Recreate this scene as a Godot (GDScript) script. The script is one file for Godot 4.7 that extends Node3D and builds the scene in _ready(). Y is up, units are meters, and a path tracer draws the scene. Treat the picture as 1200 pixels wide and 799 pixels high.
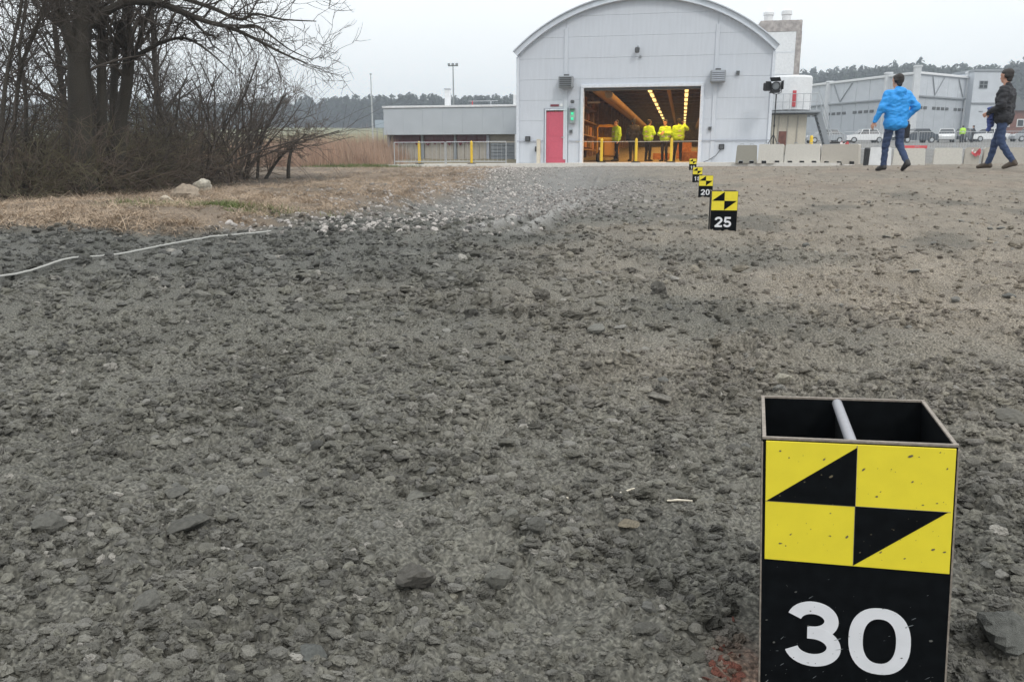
extends Node3D

# ---------- mesh builder ----------
class MB:
	var v := PackedVector3Array()
	var n := PackedVector3Array()
	var c := PackedColorArray()
	var col := Color(1, 1, 1)
	var xf := Transform3D()

	func tri(a: Vector3, b: Vector3, d: Vector3, na: Vector3, nb: Vector3, nd: Vector3) -> void:
		if (d - a).cross(b - a).dot(na + nb + nd) < 0.0:
			var t := b
			b = d
			d = t
			t = nb
			nb = nd
			nd = t
		v.append(xf * a)
		v.append(xf * b)
		v.append(xf * d)
		n.append((xf.basis * na).normalized())
		n.append((xf.basis * nb).normalized())
		n.append((xf.basis * nd).normalized())
		c.append(col)
		c.append(col)
		c.append(col)

	func flat(a: Vector3, b: Vector3, d: Vector3, out: Vector3) -> void:
		var nn := (b - a).cross(d - a).normalized()
		if nn.dot(out) < 0.0:
			nn = -nn
		tri(a, b, d, nn, nn, nn)

	func quad(a: Vector3, b: Vector3, d: Vector3, e: Vector3, out: Vector3) -> void:
		flat(a, b, d, out)
		flat(a, d, e, out)

	# box with small chamfers
	func box(o: Vector3, size: Vector3, ch := 0.0) -> void:
		var h := size * 0.5
		if ch <= 0.0:
			for ax in 3:
				for s in [-1.0, 1.0]:
					var u := (ax + 1) % 3
					var w := (ax + 2) % 3
					var nn := Vector3()
					nn[ax] = s
					var p := []
					for q in [[-1, -1], [1, -1], [1, 1], [-1, 1]]:
						var t := Vector3()
						t[ax] = s * h[ax]
						t[u] = q[0] * h[u]
						t[w] = q[1] * h[w]
						p.append(o + t)
					quad(p[0], p[1], p[2], p[3], nn)
			return
		var pts := PackedVector3Array()
		for ax in 3:
			for s in [-1.0, 1.0]:
				var u := (ax + 1) % 3
				var w := (ax + 2) % 3
				var nn := Vector3()
				nn[ax] = s
				var p := []
				for q in [[-1, -1], [1, -1], [1, 1], [-1, 1]]:
					var t := Vector3()
					t[ax] = s * h[ax]
					t[u] = q[0] * (h[u] - ch)
					t[w] = q[1] * (h[w] - ch)
					p.append(o + t)
				quad(p[0], p[1], p[2], p[3], nn)
		# chamfer strips
		for ax in 3:
			var u := (ax + 1) % 3
			var w := (ax + 2) % 3
			for su in [-1.0, 1.0]:
				for sw in [-1.0, 1.0]:
					var a := Vector3()
					var b := Vector3()
					a[u] = su * h[u]
					a[w] = sw * (h[w] - ch)
					b[u] = su * (h[u] - ch)
					b[w] = sw * h[w]
					var l := Vector3()
					l[ax] = h[ax] - ch
					quad(o + a - l, o + a + l, o + b + l, o + b - l, a + b)
		for sx in [-1.0, 1.0]:
			for sy in [-1.0, 1.0]:
				for sz in [-1.0, 1.0]:
					var k := h - Vector3(ch, ch, ch)
					flat(o + Vector3(sx * h.x, sy * k.y, sz * k.z), o + Vector3(sx * k.x, sy * h.y, sz * k.z), o + Vector3(sx * k.x, sy * k.y, sz * h.z), Vector3(sx, sy, sz))

	# prism of a 2D polygon in the xy plane between z0 and z1
	func prism(poly: PackedVector2Array, z0: float, z1: float) -> void:
		var idx := Geometry2D.triangulate_polygon(poly)
		for k in range(0, idx.size(), 3):
			var a := poly[idx[k]]
			var b := poly[idx[k + 1]]
			var d := poly[idx[k + 2]]
			flat(Vector3(a.x, a.y, z1), Vector3(b.x, b.y, z1), Vector3(d.x, d.y, z1), Vector3(0, 0, z1 - z0))
			flat(Vector3(a.x, a.y, z0), Vector3(b.x, b.y, z0), Vector3(d.x, d.y, z0), Vector3(0, 0, z0 - z1))
		var ccw := not Geometry2D.is_polygon_clockwise(poly)
		for k in poly.size():
			var a := poly[k]
			var b := poly[(k + 1) % poly.size()]
			var e := b - a
			var o := Vector3(e.y, -e.x, 0)
			# orient outwards: walking counterclockwise the outside lies on the right
			var area := 0.0
			for q in poly.size():
				var p0 := poly[q]
				var p1 := poly[(q + 1) % poly.size()]
				area += p0.x * p1.y - p1.x * p0.y
			if area < 0.0:
				o = -o
			quad(Vector3(a.x, a.y, z0), Vector3(b.x, b.y, z0), Vector3(b.x, b.y, z1), Vector3(a.x, a.y, z1), o)
		if ccw:
			pass

	func tube(p: PackedVector3Array, r: PackedFloat32Array, sides: int, cap := false) -> void:
		var rings := []
		var norms := []
		var ref := Vector3(0.31, 0.2, 0.93)
		for i in p.size():
			var d := (p[mini(i + 1, p.size() - 1)] - p[maxi(i - 1, 0)]).normalized()
			var u := ref - d * ref.dot(d)
			if u.length() < 0.05:
				u = Vector3(1, 0, 0) - d * d.x
			u = u.normalized()
			ref = u
			var w := d.cross(u)
			var ring := PackedVector3Array()
			var rn := PackedVector3Array()
			for k in sides:
				var a := TAU * k / sides
				var o := u * cos(a) + w * sin(a)
				rn.append(o)
				ring.append(p[i] + o * r[i])
			rings.append(ring)
			norms.append(rn)
		for i in p.size() - 1:
			var a: PackedVector3Array = rings[i]
			var b: PackedVector3Array = rings[i + 1]
			var na: PackedVector3Array = norms[i]
			var nb: PackedVector3Array = norms[i + 1]
			for k in sides:
				var q := (k + 1) % sides
				tri(a[k], a[q], b[q], na[k], na[q], nb[q])
				tri(a[k], b[q], b[k], na[k], nb[q], nb[k])
		if cap:
			for e in [0, p.size() - 1]:
				var d := (p[e] - p[1 if e == 0 else e - 1]).normalized()
				var a: PackedVector3Array = rings[e]
				for k in range(1, sides - 1):
					flat(a[0], a[k], a[k + 1], d)

	func bar(a: Vector3, b: Vector3, r: float, sides := 8) -> void:
		tube(PackedVector3Array([a, b]), PackedFloat32Array([r, r]), sides, true)

	# rotated profile (radius, height) around y
	func lathe(prof: PackedVector2Array, sides: int, at := Vector3()) -> void:
		for i in prof.size() - 1:
			var e := prof[i + 1] - prof[i]
			if e.length() < 1e-6:
				continue
			var nn := Vector2(e.y, -e.x).normalized()
			for k in sides:
				var a0 := TAU * k / sides
				var a1 := TAU * (k + 1) / sides
				var f := func(pr: Vector2, a: float) -> Vector3: return at + Vector3(pr.x * cos(a), pr.y, pr.x * sin(a))
				var g := func(a: float) -> Vector3: return Vector3(nn.x * cos(a), nn.y, nn.x * sin(a))
				tri(f.call(prof[i], a0), f.call(prof[i], a1), f.call(prof[i + 1], a1), g.call(a0), g.call(a1), g.call(a1))
				tri(f.call(prof[i], a0), f.call(prof[i + 1], a1), f.call(prof[i + 1], a0), g.call(a0), g.call(a1), g.call(a0))

	func mesh() -> ArrayMesh:
		var m := ArrayMesh.new()
		if v.size() == 0:
			return m
		var a := []
		a.resize(Mesh.ARRAY_MAX)
		a[Mesh.ARRAY_VERTEX] = v
		a[Mesh.ARRAY_NORMAL] = n
		a[Mesh.ARRAY_COLOR] = c
		m.add_surface_from_arrays(Mesh.PRIMITIVE_TRIANGLES, a)
		return m


var taken := {}
var M := {}
var rng := RandomNumberGenerator.new()

func numbered(par: Node, called: String) -> String:
	var key := str(par.get_instance_id()) + called
	var k: int = taken.get(key, 0)
	taken[key] = k + 1
	return called if k == 0 else "%s_%03d" % [called, k]

func tag(o: Node, label: String, category := "", group := "") -> Node:
	o.set_meta("label", label)
	if category:
		o.set_meta("category", category)
	if group:
		o.set_meta("group", group)
	return o

func thing(called: String, label: String, category: String, at := Vector3(), turn := 0.0, group := "") -> Node3D:
	var o := Node3D.new()
	o.name = numbered(self, called)
	add_child(o, true)
	o.position = at
	o.rotation.y = turn
	tag(o, label, category, group)
	return o

func obj(called: String, mesh, m: Material, par: Node = null) -> MeshInstance3D:
	if par == null:
		par = self
	var o := MeshInstance3D.new()
	o.mesh = mesh.mesh() if mesh is MB else mesh
	o.material_override = m
	o.name = numbered(par, called)
	par.add_child(o, true)
	return o

func many(called: String, mesh: Mesh, m: Material, where: Array, cols: Array, par: Node = null) -> MultiMeshInstance3D:
	if par == null:
		par = self
	var mm := MultiMesh.new()
	mm.transform_format = MultiMesh.TRANSFORM_3D
	mm.use_colors = cols.size() > 0
	mm.mesh = mesh
	mm.instance_count = where.size()
	for i in where.size():
		mm.set_instance_transform(i, where[i])
		if cols.size():
			mm.set_instance_color(i, cols[i])
	var o := MultiMeshInstance3D.new()
	o.multimesh = mm
	o.material_override = m
	o.name = numbered(par, called)
	o.set_meta("kind", "stuff")
	par.add_child(o, true)
	return o

func dup(o: Node3D, at: Vector3, turn: float, label := "", sc := Vector3.ONE) -> Node3D:
	var r: Node3D = o.duplicate()
	var base := str(o.name)
	var re := RegEx.create_from_string("_\\d{3}$")
	r.name = numbered(self, re.sub(base, ""))
	add_child(r, true)
	r.position = at
	r.rotation = Vector3(0, turn, 0)
	r.scale = sc
	if label:
		r.set_meta("label", label)
	return r

func bx(size: Vector3, ch := 0.0, o := Vector3()) -> MB:
	var b := MB.new()
	b.box(o, size, ch)
	return b

func rect(x0: float, y0: float, x1: float, y1: float) -> PackedVector2Array:
	return PackedVector2Array([Vector2(x0, y0), Vector2(x1, y0), Vector2(x1, y1), Vector2(x0, y1)])

# ---------- materials ----------
func lin(r: float, g: float, b: float) -> Color:
	return Color(r, g, b).linear_to_srgb()

func noise_tex(freq: float, oct: int, lo: float, hi: float, size := 512, kind := FastNoiseLite.TYPE_SIMPLEX_SMOOTH, sd := 1) -> NoiseTexture2D:
	var f := FastNoiseLite.new()
	f.noise_type = kind
	f.frequency = freq
	f.fractal_octaves = oct
	f.seed = sd
	if kind == FastNoiseLite.TYPE_CELLULAR:
		f.cellular_return_type = FastNoiseLite.RETURN_DISTANCE
	var t := NoiseTexture2D.new()
	t.width = size
	t.height = size
	t.seamless = true
	t.noise = f
	if lo != 0.0 or hi != 1.0:
		var g := Gradient.new()
		g.set_color(0, Color(lo, lo, lo))
		g.set_color(1, Color(hi, hi, hi))
		t.color_ramp = g
	return t

var T := {}

func mat(called: String, c: Color, rough := 0.7, tex := "", scale := 1.0, metal := 0.0, vc := false) -> StandardMaterial3D:
	var m := StandardMaterial3D.new()
	m.resource_name = called
	m.albedo_color = c
	m.roughness = rough
	m.metallic = metal
	m.vertex_color_use_as_albedo = vc
	if tex:
		m.albedo_texture = T[tex]
		m.uv1_triplanar = true
		m.uv1_world_triplanar = true
		m.uv1_scale = Vector3.ONE * scale
	M[called] = m
	return m

func bump(m: StandardMaterial3D, tex: String, cm: float) -> void:
	m.heightmap_enabled = true
	m.heightmap_texture = T[tex]
	m.heightmap_scale = cm

func make_materials() -> void:
	T.soft = noise_tex(0.012, 4, 0.72, 1.0)
	T.speck = noise_tex(0.06, 5, 0.3, 1.0, 1024, FastNoiseLite.TYPE_SIMPLEX, 4)
	T.grit = noise_tex(0.045, 4, 0.0, 1.0, 1024, FastNoiseLite.TYPE_CELLULAR, 7)
	T.grain = noise_tex(0.03, 5, 0.0, 1.0, 1024, FastNoiseLite.TYPE_SIMPLEX, 9)
	T.wear = noise_tex(0.02, 5, 0.93, 1.0, 512, FastNoiseLite.TYPE_SIMPLEX, 12)
	T.streak = noise_tex(0.02, 5, 0.965, 1.0, 512, FastNoiseLite.TYPE_SIMPLEX, 16)
	T.clean = noise_tex(0.008, 5, 0.965, 1.0, 512, FastNoiseLite.TYPE_SIMPLEX, 14)
	mat("ground", Color.WHITE, 0.95, "speck", 1.7, 0.0, true)
	bump(M.ground, "grit", 0.7)
	M.ground.heightmap_flip_texture = true
	mat("stone", Color.WHITE, 0.9, "soft", 9.0, 0.0, true)
	bump(M.stone, "grain", 0.3)
	mat("straw", Color.WHITE, 0.9, "", 1.0, 0.0, true)
	M.straw.backlight_enabled = true
	M.straw.backlight = Color(0.25, 0.22, 0.16)
	mat("forest", Color.WHITE, 0.9, "", 1.0, 0.0, true)
	mat("bark", lin(0.125, 0.108, 0.085), 0.95, "speck", 2.0)
	bump(M.bark, "grain", 2.0)
	mat("twig", lin(0.06, 0.05, 0.042), 0.9)
	mat("twig_red", lin(0.115, 0.087, 0.068), 0.9)
	mat("twig_green", lin(0.105, 0.092, 0.055), 0.9)
	mat("concrete", lin(0.66, 0.64, 0.6), 0.9, "wear", 0.8)
	bump(M.concrete, "grain", 0.5)
	mat("block", lin(0.62, 0.60, 0.55), 0.9, "wear", 1.3)
	bump(M.block, "grain", 0.6)
	mat("block_dark", lin(0.3, 0.29, 0.25), 0.92, "wear", 1.6)
	mat("block_tan", lin(0.46, 0.43, 0.38), 0.92, "wear", 1.2)
	mat("cladding", lin(0.525, 0.56, 0.615), 0.55, "streak", 1.0)
	M.cladding.uv1_scale = Vector3(0.55, 0.06, 0.55)
	mat("cladding_trim", lin(0.62, 0.66, 0.72), 0.5, "wear", 0.6)
	mat("cladding_dark", lin(0.38, 0.41, 0.47), 0.55, "wear", 0.5)
	mat("roof", lin(0.56, 0.60, 0.65), 0.5, "wear", 0.3)
	mat("door_pink", lin(0.53, 0.09, 0.14), 0.5, "wear", 0.9)
	mat("steel", lin(0.5, 0.52, 0.54), 0.4, "", 1.0, 0.6)
	mat("galvanised", lin(0.42, 0.44, 0.46), 0.5, "", 1.0, 0.3)
	mat("dark_grey", lin(0.07, 0.075, 0.08), 0.6)
	mat("mid_grey", lin(0.24, 0.26, 0.28), 0.6)
	mat("black", lin(0.012, 0.012, 0.013), 0.55)
	mat("rubber", lin(0.02, 0.02, 0.02), 0.85)
	mat("white", lin(0.72, 0.735, 0.75), 0.6, "wear", 0.4)
	mat("cream", lin(0.6, 0.55, 0.45), 0.7, "wear", 0.7)
	mat("yellow_paint", lin(0.75, 0.5, 0.03), 0.5, "wear", 3.0)
	mat("orange_paint", lin(0.6, 0.3, 0.03), 0.55, "wear", 3.0)
	mat("marker_black", lin(0.006, 0.0075, 0.009), 0.6, "soft", 9.0)
	M.marker_black.metallic_specular = 0.18
	mat("marker_inside", lin(0.006, 0.007, 0.008), 0.7)
	M.marker_inside.metallic_specular = 0.25
	mat("marker_yellow", lin(0.74, 0.62, 0.03), 0.5, "clean", 6.0)
	mat("marker_edge", lin(0.3, 0.26, 0.22), 0.6, "soft", 20.0)
	mat("marker_white", lin(0.68, 0.69, 0.72), 0.5, "clean", 9.0)
	mat("divider", lin(0.3, 0.305, 0.33), 0.45, "wear", 8.0, 0.2)
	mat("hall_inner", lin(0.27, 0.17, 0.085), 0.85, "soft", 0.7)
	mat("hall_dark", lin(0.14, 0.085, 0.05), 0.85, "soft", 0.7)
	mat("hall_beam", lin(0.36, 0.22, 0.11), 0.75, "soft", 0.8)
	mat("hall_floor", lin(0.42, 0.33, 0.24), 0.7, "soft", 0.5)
	mat("wood_orange", lin(0.5, 0.22, 0.09), 0.8, "soft", 1.2)
	mat("skin", lin(0.5, 0.27, 0.19), 0.6)
	mat("hair", lin(0.018, 0.014, 0.012), 0.7)
	mat("jacket_blue", lin(0.015, 0.27, 0.7), 0.65)
	mat("jeans", lin(0.025, 0.045, 0.105), 0.85)
	mat("jacket_black", lin(0.014, 0.014, 0.018), 0.8)
	mat("cloth_dark", lin(0.012, 0.012, 0.018), 0.85)
	mat("cloth_blue", lin(0.04, 0.065, 0.22), 0.8)
	mat("shoe", lin(0.02, 0.018, 0.018), 0.6)
	mat("boot_brown", lin(0.07, 0.05, 0.033), 0.7)
	mat("hivis", lin(0.42, 0.75, 0.05), 0.7)
	mat("band", lin(0.6, 0.62, 0.6), 0.5)
	mat("red_plastic", lin(0.5, 0.06, 0.07), 0.5)
	mat("tape_white", lin(0.75, 0.75, 0.75), 0.5)
	mat("brick_red", lin(0.22, 0.075, 0.05), 0.95, "speck", 9.0)
	mat("wall_far", lin(0.52, 0.55, 0.59), 0.75, "wear", 0.06)
	mat("wall_far_low", lin(0.42, 0.45, 0.485), 0.75, "wear", 0.06)
	mat("wall_far_column", lin(0.58, 0.6, 0.62), 0.75, "wear", 0.1)
	mat("tower_trim", lin(0.47, 0.43, 0.41), 0.75, "soft", 0.4)
	mat("house_red", lin(0.24, 0.10, 0.075), 0.85, "soft", 0.4)
	mat("house_roof", lin(0.13, 0.14, 0.15), 0.8)
	mat("glass_dark", lin(0.03, 0.035, 0.04), 0.15)
	mat("beige_panel", lin(0.42, 0.385, 0.335), 0.8, "wear", 0.5)
	mat("maroon", lin(0.16, 0.03, 0.045), 0.85)
	mat("car_white", lin(0.72, 0.73, 0.74), 0.25)
	mat("car_silver", lin(0.4, 0.42, 0.44), 0.25, "", 1.0, 0.4)
	mat("car_dark", lin(0.05, 0.06, 0.075), 0.25)
	mat("rope", lin(0.36, 0.36, 0.34), 0.85)
	mat("hose", lin(0.25, 0.26, 0.265), 0.8)
	mat("mud", lin(0.12, 0.1, 0.06), 0.9)
	mat("dust", lin(0.1, 0.1, 0.092), 0.9)
	mat("fascia", lin(0.42, 0.455, 0.49), 0.6, "clean", 0.2)
	mat("glass_maroon", lin(0.085, 0.028, 0.035), 0.3)
	mat("sign_grey", lin(0.3, 0.36, 0.42), 0.6)
	for e in [["lamp_warm", Color(1.0, 0.86, 0.55), 1.9], ["lamp_green", Color(0.25, 0.75, 0.6), 0.45], ["lens_white", Color(0.9, 0.95, 1.0), 0.5]]:
		var m := mat(e[0], e[1], 0.5)
		m.emission_enabled = true
		m.emission = e[1]
		m.emission_energy_multiplier = e[2]

# ---------- terrain ----------
var nz := {}

func fnl(kind: int, freq: float, oct: int, sd: int) -> FastNoiseLite:
	var f := FastNoiseLite.new()
	f.noise_type = kind
	f.frequency = freq
	f.seed = sd
	f.fractal_type = FastNoiseLite.FRACTAL_FBM if oct > 1 else FastNoiseLite.FRACTAL_NONE
	f.fractal_octaves = oct
	f.cellular_return_type = FastNoiseLite.RETURN_DISTANCE
	return f

const LINE := [Vector2(-40, -0.1), Vector2(0, 0.0), Vector2(1.5, 0.0), Vector2(5, 0.045), Vector2(11, 0.055), Vector2(15.75, 0.105), Vector2(20.75, 0.26), Vector2(26, 0.285), Vector2(31, 0.27), Vector2(33, 0.33), Vector2(45, 0.65), Vector2(105, 2.45), Vector2(200, 6.2), Vector2(330, 12.3), Vector2(420, 15.5), Vector2(550, 20.0), Vector2(900, 24.0), Vector2(3000, 24.0)]

func table(s: float) -> float:
	for i in LINE.size() - 1:
		if s < LINE[i + 1].x:
			var t: float = (s - LINE[i].x) / (LINE[i + 1].x - LINE[i].x)
			t = clampf(t, 0.0, 1.0)
			if s < 40.0:
				t = lerpf(t, t * t * (3.0 - 2.0 * t), 0.6)
			return lerpf(LINE[i].y, LINE[i + 1].y, t)
	return 24.0

# how much (0..1) a spot belongs to the straw bank on the left
func straw(x: float, s: float) -> float:
	if s < 3.5 or s > 33.0 or x > 0.0:
		return 0.0
	var w: float = nz.mid.get_noise_2d(x, s)
	var edge := -3.05 - 0.07 * (s - 5.0) - 0.9 * smoothstep(14.0, 24.0, s)
	var near := 4.75 + 0.45 * smoothstep(-3.0, -2.4, x) - 0.1 * (x + 4.0)
	return smoothstep(-0.25, 0.3, minf(edge - x, s - near) + w * 0.5)

# wheel ruts: (height, how pale the crushed gravel on their edges is)
func rut(x: float, s: float) -> Vector2:
	var o := Vector2()
	if s < 1.2 or s > 26.0 or absf(x) > 6.0:
		return o
	if s > 4.6:
		var f := smoothstep(4.6, 6.0, s) * smoothstep(25.0, 20.0, s)
		var w: float = 0.06 * nz.low.get_noise_2d(s * 0.8, 5.0)
		for k in 2:
			var c := -1.02 - 0.062 * (s - 5.5) - 0.26 * k + w - 0.25 * exp(-(s - 4.6) * 1.3) * k
			var d := (x - c) / (0.035 + 0.004 * s)
			o.x += f * (0.045 * exp(-d * d) - 0.055 * exp(-pow((x - c - 0.13) / 0.09, 2.0)))
			o.y += f * exp(-d * d)
	for k in 3:
		var sc: float = [1.95, 3.1, 4.1][k] + [0.5, 0.42, 0.3][k] * (x + 0.4) + 0.12 * nz.mid.get_noise_2d(x * 1.2, 7.0 * k)
		var d: float = (s - sc) / [0.085, 0.12, 0.16][k]
		var m := smoothstep(-0.45, 0.3, nz.mid.get_noise_2d(x * 0.9 + 40.0 * k, s * 0.5)) * smoothstep(2.6, 1.0, x)
		o.x += m * (0.022 * exp(-d * d) - 0.016 * exp(-(d + 1.8) * (d + 1.8)))
	return o

func macro(x: float, s: float) -> float:
	var h := table(s)
	h += 0.16 * smoothstep(0.8, 4.0, x) * exp(-pow((s - 17.5) / 5.5, 2.0))
	h += 0.07 * smoothstep(4.0, 7.0, x) * exp(-pow((s - 17.0) / 4.5, 2.0))
	h -= 0.09 * smoothstep(4.5, 6.5, x) * exp(-pow((s - 27.0) / 3.0, 2.0))
	var st := straw(x, s)
	h += st * smoothstep(-7.4, -5.6, x) * (0.07 + 0.08 * nz.mid.get_noise_2d(x * 0.8 + 5.0, s * 0.8)) * smoothstep(19.0, 9.0, s)
	# drop in front of the concrete edge on the left, shallow trench in the middle
	h -= 0.10 * smoothstep(-2.5, -6.0, x) * exp(-pow((s - 30.0) / 4.0, 2.0))
	h -= 0.27 * exp(-pow((x + 2.4) / 1.05, 2.0)) * smoothstep(5.5, 10.0, s) * smoothstep(25.0, 16.0, s)
	h += rut(x, s).x
	if s > 1.0:
		h += 0.018 * nz.low.get_noise_2d(x, s) * smoothstep(1.0, 3.0, s)
	if s > 200.0:
		h += smoothstep(220.0, 430.0, s) * (12.5 * smoothstep(-20.0, 80.0, x) - 2.5 * smoothstep(120.0, 170.0, x) + 5.0 * nz.hill.get_noise_2d(x, s))
	return h

func micro(x: float, s: float) -> float:
	if s > 45.0:
		return 0.0
	var wx: float = x + 0.035 * nz.warp.get_noise_2d(x, s) + 0.012 * nz.fine.get_noise_2d(x * 0.6, s * 0.6)
	var ws: float = s + 0.035 * nz.warp.get_noise_2d(x + 71.0, s) + 0.012 * nz.fine.get_noise_2d(x * 0.6 + 9.0, s * 0.6)
	var patch: float = clod_patch(x, s)
	var h: float = 0.022 * nz.fbm.get_noise_2d(wx, ws)
	h += 0.016 * smoothstep(0.55, 0.95, 1.0 - absf(nz.mid.get_noise_2d(wx * 1.3 + 9.0, ws * 2.1))) * smoothstep(1.0, 3.0, s) - 0.006
	var far := smoothstep(14.0, 4.0, s)
	if far > 0.0:
		var rd: float = 1.0 - absf(nz.ridge.get_noise_2d(wx, ws))
		h += 0.013 * rd * rd * rd * (0.3 + 0.7 * patch) * far - 0.004
		var d1: float = maxf(0.0, -nz.cell.get_noise_2d(wx, ws))
		h += far * ((0.006 + 0.020 * patch) * (dome(d1) - 0.5))
		var near := smoothstep(5.5, 2.2, s)
		if near > 0.0:
			var d2: float = maxf(0.0, -nz.cell2.get_noise_2d(wx, ws))
			h += near * (0.007 + 0.013 * patch) * (dome(d2) - 0.5)
			var close := smoothstep(2.6, 1.4, s)
			if close > 0.0:
				var d3: float = -nz.cell3.get_noise_2d(x + 0.15 * (wx - x), s)
				h += close * 0.0045 * (dome(d3) - 0.5)
			h += 0.0075 * near * nz.fine.get_noise_2d(x, s) * (0.5 + 0.5 * patch)
	if s < 1.4:
		# pressed flat under and round the nearest marker
		h *= lerpf(0.3, 1.0, smoothstep(0.09, 0.2, maxf(absf(x - 0.185), absf(s - 0.877))))
	return h

# rounded lump with a sharp crease round its foot
func dome(v: float) -> float:
	var d := 1.0 - v
	return sqrt(maxf(0.0, 1.0 - d * d * 1.25))

# 1 where the ground is broken up into clods, 0 where it is smeared smooth
func clod_patch(x: float, s: float) -> float:
	return smoothstep(-0.28, 0.4, nz.mid.get_noise_2d(x * 2.0 + 31.0, s * 2.6) + 0.35 * nz.fbm.get_noise_2d(x * 0.9, s * 1.3) + 0.1)

func height(x: float, s: float) -> float:
	return macro(x, s) + micro(x, s)

func at(x: float, z: float, up := 0.0) -> Vector3:
	return Vector3(x, height(x, -z) + up, z)

func ground_color(x: float, s: float) -> Color:
	var grey := Color(0.132, 0.128, 0.109)
	var tan := Color(0.25, 0.216, 0.172)
	var n1: float = nz.mid.get_noise_2d(x * 0.5, s * 0.5)
	var n2: float = nz.low.get_noise_2d(x + 50.0, s)
	var t := smoothstep(-1.6, 1.6, x + 0.06 * s + n1 * 1.3 + n2 * 1.2) * smoothstep(0.9, 3.2, s + n1 * 0.6)
	t = maxf(t * 0.85, smoothstep(14.0, 26.0, s) * 0.85)
	var c := grey.lerp(tan, t)
	# dark damp gravel on the left
	var damp := smoothstep(0.5, -2.5, x + n1) * smoothstep(2.2, 3.6, s) * smoothstep(13.0, 7.0, s)
	c = c.lerp(Color(0.095, 0.097, 0.09), damp * 0.6)
	# dark patches of loose clods
	var dp := smoothstep(0.25, 0.6, nz.low.get_noise_2d(x * 2.0 + 17.0, s * 1.2)) * smoothstep(1.5, 3.0, s)
	c = c.lerp(Color(0.07, 0.071, 0.062), dp * 0.5 * smoothstep(20.0, 10.0, s))
	# grey gravel tongue with pale rubble towards the hall
	var tongue := exp(-pow((x + 2.2 + 0.06 * (s - 12.0)) / 1.5, 2.0)) * smoothstep(7.0, 12.0, s) * smoothstep(32.0, 24.0, s)
	c = c.lerp(Color(0.215, 0.213, 0.205), tongue * 0.85)
	var tr := rut(x, s)
	c = c.lerp(Color(0.31, 0.305, 0.29), clampf(tr.y, 0.0, 1.0) * 0.85 * smoothstep(20.0, 11.0, s))
	# reddish clay tint far right
	c = c.lerp(Color(0.27, 0.21, 0.16), 0.4 * smoothstep(0.1, 0.5, n2 + 0.15) * smoothstep(9.0, 15.0, s) * smoothstep(-1.0, 2.0, x))
	var st := straw(x, s)
	if st > 0.0:
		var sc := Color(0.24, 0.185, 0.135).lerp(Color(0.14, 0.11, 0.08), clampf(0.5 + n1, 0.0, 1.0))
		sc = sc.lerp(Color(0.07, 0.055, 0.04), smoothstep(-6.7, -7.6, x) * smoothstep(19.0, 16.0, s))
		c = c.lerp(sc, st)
	if s > 33.0:
		var f := Color(0.22, 0.19, 0.12).lerp(Color(0.20, 0.20, 0.075), smoothstep(60.0, 130.0, s))
		if x > 4.0:
			f = Color(0.2, 0.195, 0.185).lerp(f, smoothstep(125.0, 160.0, s))
		c = c.lerp(f, smoothstep(33.0, 36.0, s))
		c = c.lerp(Color(0.035, 0.045, 0.025), smoothstep(305.0, 335.0, s + 20.0 * n2))
	# crumbled brick beside the near marker
	var br := exp(-(pow((x - 0.088) / 0.024, 2.0) + pow((s - 0.79) / 0.06, 2.0)))
	c = c.lerp(Color(0.2, 0.115, 0.08), clampf(br * (1.2 + n1 + nz.fine.get_noise_2d(x, s)), 0.0, 0.6))
	var hv: float = 1.9 + 0.34 * nz.fine.get_noise_2d(x * 0.5, s * 0.5) + 0.5 * nz.fbm.get_noise_2d(x * 0.7, s * 0.35)
	return Color(c.r * hv, c.g * hv, c.b * hv)

func steps_axis(c: float, first: float, k: float, most: float, grow: float, far: float) -> PackedFloat64Array:
	var out := PackedFloat64Array()
	var p := 0.0
	while p < far:
		out.append(p)
		var d := maxf(first, k * p)
		if p > most:
			d = maxf(d, grow * p)
		p += d
	return out

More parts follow.
